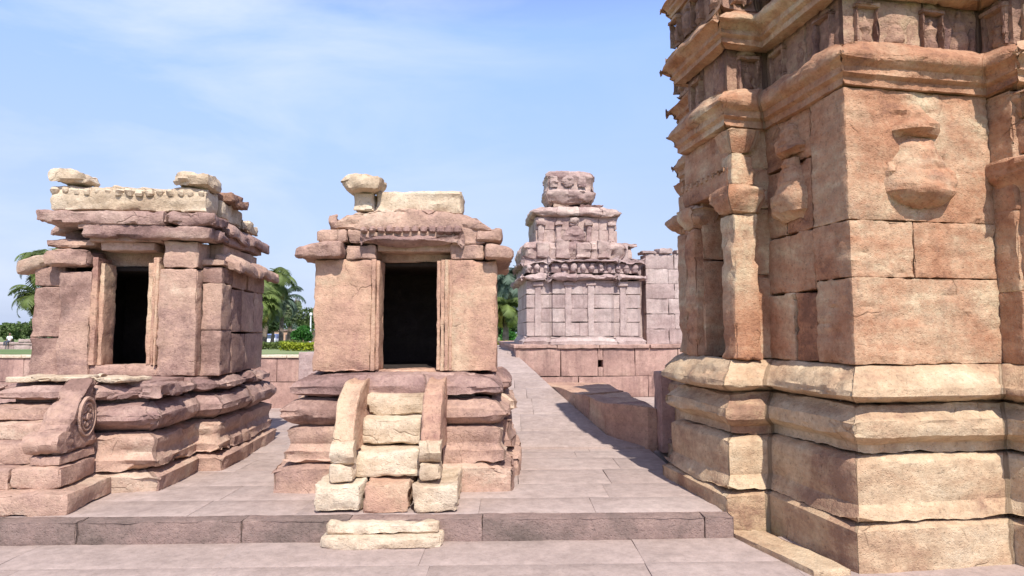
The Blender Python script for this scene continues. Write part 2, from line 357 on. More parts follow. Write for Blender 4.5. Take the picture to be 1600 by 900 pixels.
def ramp_z(y): return np.interp(y, [7.6, 14.6, 30], [.168, 1.155, 1.12])
RX = ([7.7, 8.2, 11.2, 14.6, 30], [1.70, 1.26, .66, .03, .03])
mb = MB(5); y = 7.75; rg = random.Random(8)
while y < 24:
    h = rg.uniform(.55, .95) if y < 14 else 3.; xe = float(np.interp(y + h / 2, *RX)); xs = sorted([-1.22, rg.uniform(-.7, -.1), xe + .12] + ([rg.uniform(.0, .5)] if y < 11 else []))
    for a_, b_ in zip(xs[:-1], xs[1:]):
        last = b_ == xs[-1]
        def wr(P, y=y, h=h, last=last, b_=b_):
            x = P[:, 0].copy()
            if last:
                xr = np.interp(P[:, 1], *RX); x = a_ + (x - a_) / (b_ - a_) * (xr - a_)
            return np.stack([x, P[:, 1], ramp_z(P[:, 1]) + P[:, 2]], 1)
        mb.block(a_ + .001, b_ - .001, y + .001, y + h - .001, -.25, 0, r=.0025, res=.15, chip=0, warp=wr)
    y += h
tag(mb.build('path', M['pave'], rough=.25), kind='structure')
# raised lawn behind the boundary wall
gx = [-160, -60, -30, -16, -8, -4, -1.25, .03, 8, 30, 80, 160]; gy = [12.15, 13.5, 14.6, 18, 23.9, 30, 40, 50, 62, 90]
gz = [1.06, 1.03, 1.02, .98, .92, .80, .45, .15, -.04, -.06]
V = [(x, y, z) for x in gx for y, z in zip(gy, gz)]; ny_ = len(gy)
F = [(a_ * ny_ + b_, (a_ + 1) * ny_ + b_, (a_ + 1) * ny_ + b_ + 1, a_ * ny_ + b_ + 1) for a_ in range(len(gx) - 1) for b_ in range(ny_ - 1) if not ((a_ >= 6 and gy[b_] < 23) or (a_ >= 7 and gy[b_] < 23.8))]
mb = MB(9); mb.add(V, F); tag(mb.build('lawn', gm, rough=0), kind='structure')
def lawn_z(Y): return float(np.interp(Y, gy, gz))
mb = MB(6); x = -12.5
rg = random.Random(5)
while x < 1.72:
    L = rg.uniform(.8, 1.6) if x < -.6 else rg.uniform(1.2, 1.9); L = min(L, 1.74 - x)
    red = x > -.6
    mb.block(x + .001, x + L - .001, 4.87, 5.02, -.02, .167, r=.003, res=.05, tint=rg.uniform(.2, .8) if red else rg.uniform(-1.2, .9), chip=.012); x += L
mb.xform(lambda P: np.stack([P[:, 0], P[:, 1] + .03 * P[:, 0], P[:, 2]], 1))
tag(mb.build('kerb', M['kerb'], rough=.5), kind='structure')
mb = MB(7); mb.block(-12.5, 1.75, 5.0, 12.6, -.02, .1, r=.02, res=2, chip=0); mb.block(.1, 8.5, 12.6, 24, -.02, .15, r=.02, res=6, chip=0); mb.block(1.75, 8.5, 7.7, 12.6, -.02, .15, r=.02, res=2, chip=0)
tag(mb.build('terrace_bed', M['pave'], rough=0), kind='structure')

# ------------------------------------------------------------------ generic profiles
def arc(e0, z0, e1, z1, bulge, n=7):
    out = []
    for i in range(n + 1):
        t = i / n; out.append((e0 + (e1 - e0) * t + bulge * math.sin(math.pi * t) ** .62, z0 + (z1 - z0) * t))
    return out
def line(e0, z0, e1, z1, n=4): return [(e0 + (e1 - e0) * i / n, z0 + (z1 - z0) * i / n) for i in range(n + 1)]
def prof(*segs):
    out = []
    for s_ in segs:
        for p in s_:
            if not out or (abs(out[-1][0] - p[0]) + abs(out[-1][1] - p[1]) > 1e-5): out.append(p)
    return out

# ================================================================== the big temple on the right
TO = (2.207, 4.2); TR = R(10)
T = thing('temple', (TO[0], TO[1], 0), TR, 'tall ornate sandstone temple corner with stepped moulded plinth and deep cornices, nearest the camera', 'temple')
PL = [(.26, .15), (1.49, .15), (1.49, -.1), (3.3, -.1), (3.3, 3.2), (.42, 3.2), (.42, 2.05), (-.14, 2.05), (-.14, 1.13), (.26, 1.13)]
def off(pl, e):
    n = len(pl); res = []
    for i in range(n):
        a = np.array(pl[i - 1]); b_ = np.array(pl[i]); c = np.array(pl[(i + 1) % n])
        d1 = (b_ - a) / np.linalg.norm(b_ - a); d2 = (c - b_) / np.linalg.norm(c - b_)
        n1 = np.array([d1[1], -d1[0]]); n2 = np.array([d2[1], -d2[0]]); res.append(tuple(b_ + (n1 + n2) / (1 + n1.dot(n2)) * e))
    return res
pl = MB(11)
pl.sweep(PL, prof(line(.19, -.03, .205, .285, 6), arc(.205, .285, .15, .31, .0, 2), line(.15, .31, .0, .312, 2)), joint=1.3, erode=.015, res=.035, groove=.008)
plinth = pl.build('plinth', M['temple_base'], T, rough=.8)
p2 = MB(12); p2.sweep(PL, prof(line(.02, .305, .165, .31, 2), arc(.165, .31, .115, .43, .012, 5), arc(.115, .43, .12, .70, .006, 6), arc(.12, .70, .07, .745, .012, 3), line(.07, .745, -.05, .75, 2)), joint=.9, erode=.012, res=.035)
p2.build('moulding', M['temple_base'], plinth, rough=.8)
p3 = MB(13); p3.sweep(PL, prof(line(-.04, .745, .035, .748, 1), line(.035, .748, .035, .815, 2), line(.05, .82, .16, .88, 4), line(.16, .88, .172, .93, 2), line(.172, .93, .165, 1.0, 3), line(.165, 1.0, .06, 1.07, 5), line(.06, 1.07, .04, 1.10, 1), line(.04, 1.10, -.05, 1.105, 1)), joint=1.1, erode=.035, res=.03, groove=.010, corner=.10)
p3.build('moulding', M['temple_base'], plinth, rough=.8)
p4 = MB(14); p4.sweep(PL, prof(line(-.04, 1.09, .10, 1.115, 2), line(.10, 1.115, .17, 1.14, 2), line(.17, 1.14, .19, 1.16, 1), line(.19, 1.16, .185, 1.215, 2), line(.185, 1.215, .10, 1.315, 5), line(.10, 1.315, .0, 1.375, 4), line(.0, 1.375, -.06, 1.38, 1)), joint=.95, erode=.05, res=.03, groove=.012, jit=.008, corner=.10)
p4.build('moulding', M['temple_base'], plinth, rough=.8)

def wallrows(mb, x0, x1, y0, y1, rows, axis='x', jit=.008, res=.055, shrink=.002, tb=0.):
    # rows: (z0, z1, [joints along axis])
    for z0, z1, js in rows:
        a, b_ = (x0, x1) if axis == 'x' else (y0, y1)
        e = [a] + sorted(js) + [b_]
        for i in range(len(e) - 1):
            j = mb.rng.uniform(-jit, jit); tt = tb + mb.rng.uniform(-1, 1)
            if axis == 'x': mb.block(e[i] + shrink, e[i + 1] - shrink, y0 + j, y1, z0 + shrink, z1 - shrink, r=.012 if shrink else .007, res=res, chip=.022 if shrink else .01, tint=tt)
            else: mb.block(x0 + j, x1, e[i] + shrink, e[i + 1] - shrink, z0 + shrink, z1 - shrink, r=.012, res=res, chip=.022, tint=tt)
WT = 3.41
wl = MB(15)
# front face (the corner blocks turn the corner)
wallrows(wl, .26, 1.5, .15, .55, [(1.37, 2.0, []), (2.0, 2.42, [.79]), (2.42, 3.41, [])], jit=.003, res=.03, shrink=.0)
wallrows(wl, .265, .7, .55, 1.6, [(1.37, 1.93, [.82]), (1.93, 2.42, []), (2.42, 3.0, [.9]), (3.0, 3.41, [])], axis='y', res=.05)
# right projecting bay
wallrows(wl, 1.5, 3.3, -.02, .5, [(1.37, 1.9, [2.2]), (1.9, 2.5, [2.0, 2.7]), (2.5, 3.41, [2.3])], res=.07)
# bay with the niche: back wall of niche, lintel zone, front strip
wallrows(wl, .52, .6, 1.2, 1.85, [(1.37, 2.1, []), (2.1, 2.85, [])], axis='y')
wallrows(wl, -.05, .5, 1.16, 1.27, [(1.37, 2.1, []), (2.1, 2.7, []), (2.7, 3.41, [])], axis='y')
wallrows(wl, -.06, .5, 1.72, 2.05, [(1.37, 2.3, []), (2.3, 2.95, [])], axis='y')
wallrows(wl, .42, .7, 2.05, 3.2, [(1.37, 1.75, [2.7]), (1.75, 2.3, [2.5]), (2.3, 2.8, [2.8]), (2.8, 3.41, [])], axis='y')
wl.block(.605, 3.25, .5, 3.15, 1.3, 5.0, r=.02, res=.6, chip=0)
wall = wl.build('wall', M['temple'], T)
# niche entablature above pilasters: plain beams
nb = MB(16)
nb.block(-.115, .45, 1.15, 2.03, 2.86, 3.06, res=.05, tint=-.2); nb.block(-.10, .45, 1.16, 2.02, 3.05, 3.41, res=.05, tint=.3)
for k in range(9): nb.block(-.128, -.09, 1.2 + k * .1, 1.245 + k * .1, 3.02, 3.075, r=.006, res=.03, tint=-.5)
nb.build('niche_lintel', M['temple'], T)

def pilaster(name, parent, x0, x1, y0, y1, z0, z1, cap0, cap1, seed, mat='temple', capw=.10, face='x'):
    e = bpy.data.objects.new(name, None); col.objects.link(e); e.parent = parent; e.location = ((x0 + x1) / 2, (y0 + y1) / 2, z0); ox, oy = e.location.x, e.location.y
    s_ = MB(seed)
    def taper(P):
        t = (P[:, 2] - z0) / (cap0 - z0); k = 1 - .06 * np.sin(np.pi * np.clip(t, 0, 1)) + .12 * np.exp(-t * 18)
        return np.stack([ox + (P[:, 0] - ox) * k, oy + (P[:, 1] - oy) * k, P[:, 2]], 1)
    s_.block(x0, x1, y0, y1, z0, cap0 + .01, r=.03, res=.05, chip=.035, warp=taper, tint=.4)
    s_.build('shaft', M[mat], e, ox=ox, oy=oy, oz=z0)
    c_ = MB(seed + 1)
    W_ = capw; pol = [(x0, y0), (x1, y0), (x1, y1), (x0, y1)]
    h = cap1 - cap0
    c_.sweep(pol, prof(line(-.05, cap0 - .01, .0, cap0, 1), line(0, cap0, W_ * .8, cap0 + h * .3, 4), arc(W_ * .8, cap0 + h * .3, W_ * .75, cap1 - .01, W_ * .4, 7), line(W_ * .75, cap1 - .01, -.07, cap1, 3)), joint=9, erode=.045, res=.035)
    if z1 > cap1 + .02:
        c_.block(x0 + .02, x1 - .02, y0 + .02, y1 - .02, cap1 - .01, z1 - (z1 - cap1) * .45, r=.015, res=.05, chip=.02)
        c_.sweep([(x0 + .02, y0 + .02), (x1 - .02, y0 + .02), (x1 - .02, y1 - .02), (x0 + .02, y1 - .02)], prof(arc(-.02, z1 - (z1 - cap1) * .45, .05, z1 - .02, .015, 6), line(.05, z1 - .02, -.02, z1 - .01, 1)), joint=9, erode=.02, res=.04)
    c_.build('capital', M[mat], e, ox=ox, oy=oy, oz=z0)
    return e
pilaster('pilaster', T, -.13, .13, 1.07, 1.30, 1.36, 3.40, 2.64, 2.9, 21, capw=.075)
pilaster('pilaster', T, -.15, .05, 1.74, 1.97, 1.36, 2.88, 2.60, 2.86, 24, capw=.07)
pilaster('pilaster', T, .28, .5, 2.30, 2.52, 1.36, 3.40, 2.55, 2.8, 27, capw=.12)
pilaster('pilaster', T, .30, .5, 2.85, 3.08, 1.36, 3.40, 2.75, 3.0, 30, capw=.12)
pilaster('pilaster', T, 1.53, 1.86, -.12, .1, 1.36, 3.40, 2.62, 2.92, 33, capw=.12)
pilaster('pilaster', T, 2.6, 2.95, -.12, .1, 1.36, 3.40, 2.62, 2.92, 36, capw=.12)

# carved reliefs on the front panel and the side panel
rl = MB(41)
rl.relief(.84, .15, [(3.33, .04, .03), (3.27, .07, .07), (3.20, .13, .10), (3.13, .20, .13), (3.09, .21, .13), (3.05, .19, .03)], .3)
rl.relief(.85, .15, [(3.05, .11, .04), (2.97, .16, .08), (2.90, .20, .10), (2.84, .24, .12), (2.77, .28, .14), (2.70, .31, .16), (2.63, .30, .16), (2.57, .22, .12), (2.53, .12, .02)], .3)
rl.relief(.62, .15, [(2.86, .03, .03), (2.78, .06, .07), (2.70, .05, .04)], .3, k=7); rl.relief(1.10, .15, [(2.84, .03, .03), (2.76, .06, .07), (2.68, .05, .04)], .3, k=7)
rl.build('relief_carving', M['temple'], T, rough=2.4)
rl = MB(42)
rl.relief(0, 0, [(3.33, .04, .03), (3.22, .10, .08), (3.12, .17, .10), (3.07, .17, .03)], .8)
rl.relief(.0, 0, [(3.04, .09, .05), (2.94, .12, .08), (2.82, .17, .11), (2.70, .21, .13), (2.60, .2, .12), (2.53, .12, .02)], .8)
rl.xform(lambda P: np.stack([.255 + P[:, 1], .80 - P[:, 0], P[:, 2]], 1))
rl.build('relief_carving', M['temple'], T, rough=2.2)

# cornices and friezes
def cornice(seed, z0, z1, e, mat='temple', erode=.028, e0=0., joint=1.0, roll=.02, plan=PL):
    c = MB(seed); h = z1 - z0
    c.sweep(plan, prof(line(e0 - .08, z0 - .005, e0 + .03, z0, 2), line(e0 + .03, z0, e0 + .035, z0 + h * .15, 1), line(e0 + .035, z0 + h * .15, e0 + .07, z0 + h * .2, 1), line(e0 + .07, z0 + h * .2, e0 + .075, z0 + h * .36, 2),
                      line(e0 + .08, z0 + h * .36, e, z0 + h * .44, 3), arc(e, z0 + h * .44, e, z0 + h * .72, roll * .8, 6), line(e, z0 + h * .72, e0 + .04, z1 - .01, 6), line(e0 + .04, z1 - .01, e0 - .1, z1, 3)), joint=joint, erode=erode, res=.035, groove=.010, jit=.008, corner=.35)
    return c
cornice(51, 3.405, 3.77, .125).build('cornice', M['temple'], T, rough=1.)
fz = MB(52); fz.sweep(off(PL, -.08), prof(line(.0, 3.76, .0, 4.18, 8)), joint=.5, groove=.02, res=.05, erode=0)
def figures(mb, a, b_, nrm, z0, z1, step, dep, rg):
    a = np.array(a, float); b_ = np.array(b_, float); L = np.linalg.norm(b_ - a); d = (b_ - a) / L; k = max(1, int(L / step))
    for i in range(k):
        c = a + d * (i + .5) * L / k; i0 = len(mb.V); h = z1 - z0; ty = rg.random()
        if i % 2 == 0:
            for sg in (-1, 1): mb.block(sg * .36 * step - .06 * step, sg * .36 * step + .06 * step, -dep * .9, .03, z0, z1 - h * .25, r=.008, res=.04, chip=.015)
            mb.block(-.44 * step, .44 * step, -dep * 1.1, .03, z1 - h * .27, z1 - h * .16, r=.008, res=.04, chip=.015)
            mb.relief(0, 0, [(z1, .12 * step, dep * .5), (z1 - h * .08, .34 * step, dep * .9), (z1 - h * .16, .4 * step, dep * .6)], rg.uniform(-1, 1), k=9)
            mb.relief(0, 0, [(z1 - h * .34, .05 * step, dep * .4), (z1 - h * .42, .11 * step, dep * .7), (z1 - h * .5, .06 * step, dep * .5), (z1 - h * .58, .2 * step, dep * .7), (z1 - h * .75, .13 * step, dep * .6), (z0 + h * .12, .24 * step, dep * .7), (z0, .26 * step, dep * .4)], rg.uniform(-1, 1), k=9)
        else:
            sh = rg.uniform(-.08, .08) * step
            mb.relief(sh, 0, [(z1 - h * .08, .06 * step, dep * .4), (z1 - h * .18, .12 * step, dep * .7), (z1 - h * .28, .08 * step, dep * .5), (z1 - h * .38, .27 * step, dep * .8), (z1 - h * .6, .2 * step, dep * .7), (z0 + h * .2, .3 * step, dep * .8), (z0, .36 * step, dep * .5)], rg.uniform(-1, 1), k=9)
            mb.relief(-sh * 2 + .25 * step, 0, [(z1 - h * .3, .05 * step, dep * .3), (z1 - h * .5, .1 * step, dep * .5), (z0, .08 * step, dep * .4)], 0, k=7)
        R2 = lambda P: np.stack([c[0] + d[0] * P[:, 0] - nrm[0] * P[:, 1], c[1] + d[1] * P[:, 0] - nrm[1] * P[:, 1], P[:, 2]], 1)
        mb.xform(R2, i0)
rg = random.Random(9)
P3 = off(PL, -.08)
def edge_figs(mb, plan, z0, z1, step, dep, only=None):
    n_ = len(plan)
    for i in range(n_):
        if only is not None and i not in only: continue
        A = np.array(plan[i]); B = np.array(plan[(i + 1) % n_]); d = B - A; L = np.linalg.norm(d); d /= L
        figures(mb, A + d * .04, B - d * .04, (d[1], -d[0]), z0, z1, step, dep, rg)
vis = (0, 1, 2, 5, 6, 7, 8, 9)
edge_figs(fz, P3, 3.77, 4.16, .24, .05, vis)
fz.build('frieze', M['carved'], T, rough=1.5)
cornice(54, 4.14, 4.47, .155, e0=.02, roll=.035).build('cornice', M['temple'], T, rough=1.3)
f2 = MB(55); P4 = off(PL, .04); f2.sweep(P4, prof(line(-.1, 4.45, .0, 4.46, 1), line(.0, 4.46, .0, 4.88, 8), line(.0, 4.88, -.3, 4.89, 2)), joint=.5, groove=.02, erode=.03)
edge_figs(f2, P4, 4.52, 4.86, .22, .06, vis)
f2.build('frieze', M['carved'], T, rough=1.7)
cornice(57, 4.86, 5.1, .14, e0=.04, roll=.03).build('cornice', M['temple'], T, rough=1.3)
tp = MB(58); P5 = off(PL, -.15)
for k, (z0, z1, e) in enumerate([(5.09, 5.45, 0), (5.45, 5.8, -.2), (5.8, 6.2, -.4)]):
    q = off(P5, e) if e == 0 else [(.4 - e, .4 - e), (3.1 + e, .4 - e), (3.1 + e, 2.9 + e), (.4 - e, 2.9 + e)]
    tp.sweep(q, prof(line(0, z0 - .01, 0, z1 - .1, 3), arc(.0, z1 - .1, .0, z1, .08, 5), line(0, z1, -.5, z1 + .01, 4)), joint=.6, erode=.03, res=.08)
tp.block(.9, 2.7, .9, 2.5, 5.9, 6.35, r=.1, res=.2)
tp.build('roof', M['temple'], T)
print('temple ok')

# ================================================================== shrine with the straight stair (middle)
S2O = (-1.06, 6.12); S2R = R(1.5)
S = thing('shrine', (S2O[0], S2O[1], .165), S2R, 'peach sandstone shrine with steep cream steps and one jagged rock on its roof', 'shrine', 'small roofed shrines on the terrace')
SZ = .165
PB = [(-.93, -.27), (.88, -.27), (.88, .35), (.97, .35), (.97, 1.35), (.88, 1.35), (.88, 1.75), (-.93, 1.75), (-.93, 1.35), (-1.02, 1.35), (-1.02, .35), (-.93, .35)]
q = MB(61); q.sweep(PB, prof(line(.20, .15, .215, .38, 5), arc(.215, .38, .14, .405, .01, 3), line(.14, .405, 0, .41, 1)), joint=.6, erode=.05, jit=.01, res=.04)
pq = q.build('plinth', M['pink'], S, oz=SZ, rough=1.05)
q = MB(62); q.sweep(PB, prof(line(.0, .40, .135, .405, 2), line(.135, .405, .14, .53, 3), arc(.14, .53, .09, .6, -.02, 4), arc(.09, .6, .10, .735, .01, 3), line(.10, .735, 0, .74, 1)), joint=.7, erode=.04, jit=.01, res=.04)
q.build('moulding', M['pink'], pq, oz=0, rough=1.05)
q = MB(63); q.sweep(PB, prof(line(-.02, .735, .02, .745, 1), line(.02, .745, .09, .775, 2), line(.09, .775, .165, .83, 3), line(.165, .83, .16, .905, 3), line(.16, .905, .07, .965, 4), line(.07, .965, -.02, .985, 2)), joint=.8, erode=.04, corner=.08, jit=.01, res=.04)
q.build('moulding', M['pink'], pq, rough=1.05)
q = MB(64); q.sweep(PB, prof(line(-.05, .975, .02, .985, 1), line(.02, .985, .105, 1.02, 2), line(.105, 1.02, .11, 1.11, 4), line(.11, 1.11, .06, 1.165, 2), line(.06, 1.165, .0, 1.205, 2), line(0, 1.205, -.3, 1.212, 5)), joint=.62, erode=.05, corner=.08, jit=.01, res=.04, tb=-.4)
q.block(-.7, .7, -.15, 1.6, .2, 1.205, r=.02, res=.4, chip=0)
q.build('moulding', M['purple'], pq, rough=1.2)
for ch in pq.children: ch.location.z = -SZ
# walls
q = MB(65)
q.block(-.915, -.335, 0, .32, 1.21, 2.335, r=.018, res=.04, tint=.3, chip=.03); q.block(.375, .915, 0, .32, 1.21, 2.335, r=.018, res=.04, tint=.1, chip=.03)
q.block(-.31, .38, .03, .34, 1.15, 1.235, res=.05, tint=0)
wallrows(q, -.9, -.6, .32, 1.7, [(1.21, 1.8, [.9]), (1.8, 2.34, [.7, 1.3])], axis='y'); 
q2 = MB(66); wallrows(q2, .6, .905, .32, 1.7, [(1.21, 1.8, [.9]), (1.8, 2.34, [.7, 1.3])], axis='y')
q.V += q2.V; q.F += [f + q.n for f in q2.F]; q.T += q2.T; q.E += q2.E; q.n += q2.n
q.block(-.9, .9, 1.45, 1.72, 1.21, 2.34, res=.12)
q.block(-.66, -.30, .335, .345 + .02, 1.21, 2.33, r=.004, res=.3, chip=0)
sw = q.build('wall', M['wall'], S, oz=SZ, rough=.9)
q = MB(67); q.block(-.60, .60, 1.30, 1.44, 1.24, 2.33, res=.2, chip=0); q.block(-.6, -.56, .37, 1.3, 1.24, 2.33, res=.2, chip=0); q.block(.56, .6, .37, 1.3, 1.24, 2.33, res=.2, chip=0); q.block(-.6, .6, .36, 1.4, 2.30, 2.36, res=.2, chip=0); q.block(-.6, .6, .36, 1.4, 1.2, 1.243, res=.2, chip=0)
q.build('chamber', M['room_shade'], S, oz=SZ, rough=.5)
# door frame: stepped jambs
q = MB(68)
q.block(-.345, -.30, -.006, .3, 1.225, 2.335, r=.008, res=.05, tint=.3, chip=.012); q.block(-.302, -.265, .02, .3, 1.23, 2.325, r=.008, res=.05, tint=.6, chip=.012)
q.block(.305, .345, .025, .3, 1.23, 2.325, r=.008, res=.05, tint=.4, chip=.012); q.block(.345, .385, .008, .3, 1.225, 2.335, r=.006, res=.05, tint=.1, chip=.012); q.block(.385, .425, -.012, .3, 1.225, 2.335, r=.008, res=.05, tint=.5, chip=.012)
q.block(.432, .462, -.006, .2, 1.225, 2.335, r=.006, res=.05, tint=.2, chip=.012)
df = q.build('door_frame', M['wall'], S, oz=SZ, rough=.6)
q = MB(69); q.block(-.30, .43, -.02, .3, 2.318, 2.39, r=.008, res=.05, tint=-.2, chip=.012); q.block(-.36, .50, -.05, .3, 2.385, 2.45, r=.012, res=.05, tint=.1, chip=.02)
q.build('lintel', M['pink'], df, rough=.7)
q = MB(70); cx = .05
q.sweep([(-.36, .3), (-.36, -.02), (.50, -.02), (.50, .3)], prof(line(-.02, 2.44, .05, 2.455, 2), line(.05, 2.455, .12, 2.50, 2), arc(.12, 2.50, .09, 2.56, .02, 4), arc(.09, 2.56, -.03, 2.615, .01, 3), line(-.03, 2.615, -.3, 2.62, 1)), closed=False, joint=9, erode=.03, res=.03, tb=-.3, tv=.2)
for k in range(12): q.relief(-.42 + k * .085, -.03, [(2.655, .018, .04), (2.64, .035, .07), (2.61, .035, .08), (2.59, .02, .03)], .3, k=7)
q.build('door_hood', M['purple'], S, oz=SZ, rough=1.1)
# courses above, eaves, roof
q = MB(71)
q.block(-.60, -.3, -.01, .36, 2.335, 2.485, res=.045, tint=-.6, chip=.02); q.block(.44, .78, -.01, .36, 2.335, 2.485, res=.045, tint=.0, chip=.02)
q.block(-.58, -.30, -.02, .36, 2.487, 2.63, res=.045, tint=-.7, chip=.03); q.block(.46, .80, -.02, .36, 2.487, 2.66, res=.045, tint=-.3, chip=.03)
q.block(-.3, .46, .05, .36, 2.42, 2.64, res=.1, chip=0)
q.block(-.9, .9, .3, 1.72, 2.335, 2.63, res=.12)
q.build('upper_wall', M['pink'], S, oz=SZ, rough=1.1)
def eave_piece(mb, x0, x1, y0, y1, z0, z1, lean, tint=0.):
    h = z1 - z0
    def wp(P):
        t = (P[:, 2] - z0) / h; xc = (x0 + x1) / 2
        o = np.clip(1 - t, 0, 1) ** 1.3
        return np.stack([P[:, 0] - lean * np.where((P[:, 0] - xc) * lean < 0, 1, 0) * (1 - abs(P[:, 0] - (x1 if lean > 0 else x0)) / (x1 - x0)) * 0 , P[:, 1], P[:, 2] + h * .45 * (abs(P[:, 0] - (x1 if lean > 0 else x0)) / (x1 - x0)) * (-1) * t * .9], 1)
    mb.block(x0, x1, y0, y1, z0, z1, r=.03, res=.035, tint=tint, chip=.035, warp=wp)
q = MB(72)
def kap(x0, x1, y0, y1, z0, z1, side):   # drooping kapota eave along one side of the shrine
    W_ = x1 - x0
    def wp(P):
        u = (x1 - P[:, 0]) / W_ if side < 0 else (P[:, 0] - x0) / W_      # 0 at wall, 1 at the lip
        t = (P[:, 2] - z0) / (z1 - z0)
        top = z1 - (z1 - z0) * .42 * u ** 2; bot = z0 + (z1 - z0) * (.25 * u ** .6)*0 + (z1 - z0) * .28 * np.sin(u * math.pi) * 0
        return np.stack([P[:, 0], P[:, 1], bot + (top - bot) * t], 1)
    q.block(x0, x1, y0, y1, z0, z1, r=.045, res=.035, chip=.025, warp=wp)
kap(-1.07, -.60, -.16, .45, 2.33, 2.505, -1); kap(-1.06, -.7, .46, 1.1, 2.33, 2.505, -1); kap(-1.07, -.7, 1.11, 1.8, 2.33, 2.505, -1)
q_l = q; q_l.block(-.86, -.585, -.06, .2, 2.495, 2.63, r=.03, res=.04, chip=.05); q_l.block(-.9, -.76, -.05, .1, 2.5, 2.62, r=.04, res=.04, chip=.06); q_l.block(-.86, -.6, .22, 1.6, 2.5, 2.62, res=.08); q_l.build('eave', M['pink'], S, oz=SZ, rough=1.1)
q = MB(75)
kap(.78, 1.07, -.14, .42, 2.33, 2.505, 1); kap(.75, 1.05, .43, 1.2, 2.33, 2.505, 1); kap(.75, 1.06, 1.21, 1.8, 2.33, 2.505, 1)
q.block(.70, .97, -.06, .3, 2.5, 2.655, r=.035, res=.04, chip=.05)
q.block(.72, .94, .32, 1.6, 2.5, 2.64, res=.08)
q.build('eave', M['pink'], S, oz=SZ, rough=1.1)
q = MB(73)
q.block(-.78, -.66, -.05, .3, 2.63, 2.80, r=.03, res=.04, chip=.06, tint=-.3)
def sl(P):
    t = (P[:, 2] - 2.63) / .2; k = 1 - .16 * t
    return np.stack([P[:, 0] * k, P[:, 1], P[:, 2] - .07 * np.clip((abs(P[:, 0]) - .35) / .5, 0, 1) * t], 1)
q.block(-.77, .86, -.04, .5, 2.625, 2.85, r=.03, res=.04, chip=.06, tint=.3, warp=sl); q.block(-.75, .8, .5, 1.6, 2.63, 2.84, r=.03, res=.08, chip=.05, warp=sl)
q.build('roof', M['pink'], S, oz=SZ, rough=1.2)
q = MB(74); q.block(-.34, .56, .06, .5, 2.81, 3.045, r=.03, res=.035, chip=.035, tint=.5); q.block(-.56, -.335, .02, .38, 2.83, 3.03, r=.02, res=.04, chip=.03, tint=.3); q.block(-.4, .5, .5, 1.3, 2.82, 2.98, r=.03, res=.08, chip=.04, tint=0)
q.build('parapet', M['cream'], S, oz=SZ, rough=1.1)
# staircase
st = bpy.data.objects.new('staircase', None); col.objects.link(st); st.parent = S; st.location = (0, -.8, 0)
SO = dict(oy=-.8, oz=SZ)
def step(x0, x1, y0, y1, z0, z1, seed, mat='cream', wear=.02, **k):
    m_ = MB(seed)
    def wp(P): 
        xc = (P[:, 0] - (x0 + x1) / 2) / (x1 - x0) * 2; t = (P[:, 2] - z0) / (z1 - z0)
        return np.stack([P[:, 0], P[:, 1], P[:, 2] - wear * t * (1 - xc ** 2)], 1)
    m_.block(x0, x1, y0, y1, z0, z1, r=.025, res=.035, chip=.03, warp=wp, **k); return m_.build('step', M[mat], st, rough=1.05, **SO)
step(-.55, -.165, -1.13, -.35, .16, .405, 80, tint=.2); step(-.16, .215, -1.12, -.35, .16, .415, 81, 'wall', tint=1.2); step(.225, .60, -1.13, -.35, .16, .405, 82, tint=0)
step(-.28, .27, -.90, -.35, .40, .64, 83, tint=.7); step(-.27, .285, -.67, -.3, .63, .865, 84, tint=.2); step(-.27, .285, -.49, -.2, .855, 1.055, 85, tint=.4)
def banister(parent, x0, x1, yb, zb, yt, zt, thick, seed, mat, so, bulge=.12, n=22):
    # curved rail slab: bows forward from the top landing down to the scroll
    m_ = MB(seed); L = 1.
    def wp(P):
        a = P[:, 1]; wv = P[:, 2]                        # a 0..1 along, wv 0..1 through
        y = yt + (yb - yt) * (1 - np.cos(a * math.pi / 2)) ** 0.9 * 0 + (yb - yt) * np.sin(a * math.pi / 2) ** .75
        z = zt + (zb - zt) * (1 - np.cos(a * math.pi / 2)) ** 1.15
        yi = yt + .06 + (yb + thick - yt) * np.sin(a * math.pi / 2) ** 1.2
        zi = zb - .02 + 0 * z
        yy = yi * (1 - wv) + y * wv; zz = zi * (1 - wv) + z * wv
        return np.stack([P[:, 0], yy, zz], 1)
    # note y runs from the back (0) to the front (1), so the order is mirrored for outward faces
    wp0 = wp
    def wp2(P):
        u = np.abs(P[:, 0] - (x0 + x1) / 2) / (x1 - x0) * 2; a = P[:, 1]
        Q = P.copy(); Q[:, 2] = np.where(P[:, 2] > .9, P[:, 2] + .035 * (u > .6) - .03 * np.clip((u - .9) * 10, 0, 1), P[:, 2]); Q = wp0(Q); Q[:, 0] += (P[:, 0] - (x0 + x1) / 2) * .08 * np.sin(a * math.pi)
        return Q
    m_.block(x0, x1, 0, 1, 0, 1, r=.02, res=.035, chip=0, warp=wp2, tint=.4)
    m_.F[-1] = m_.F[-1][:, ::-1]
    # grid is coarse across the width: fine enough for the carved edge ridges
    return m_.build('banister', M[mat], parent, rough=.8, **so)
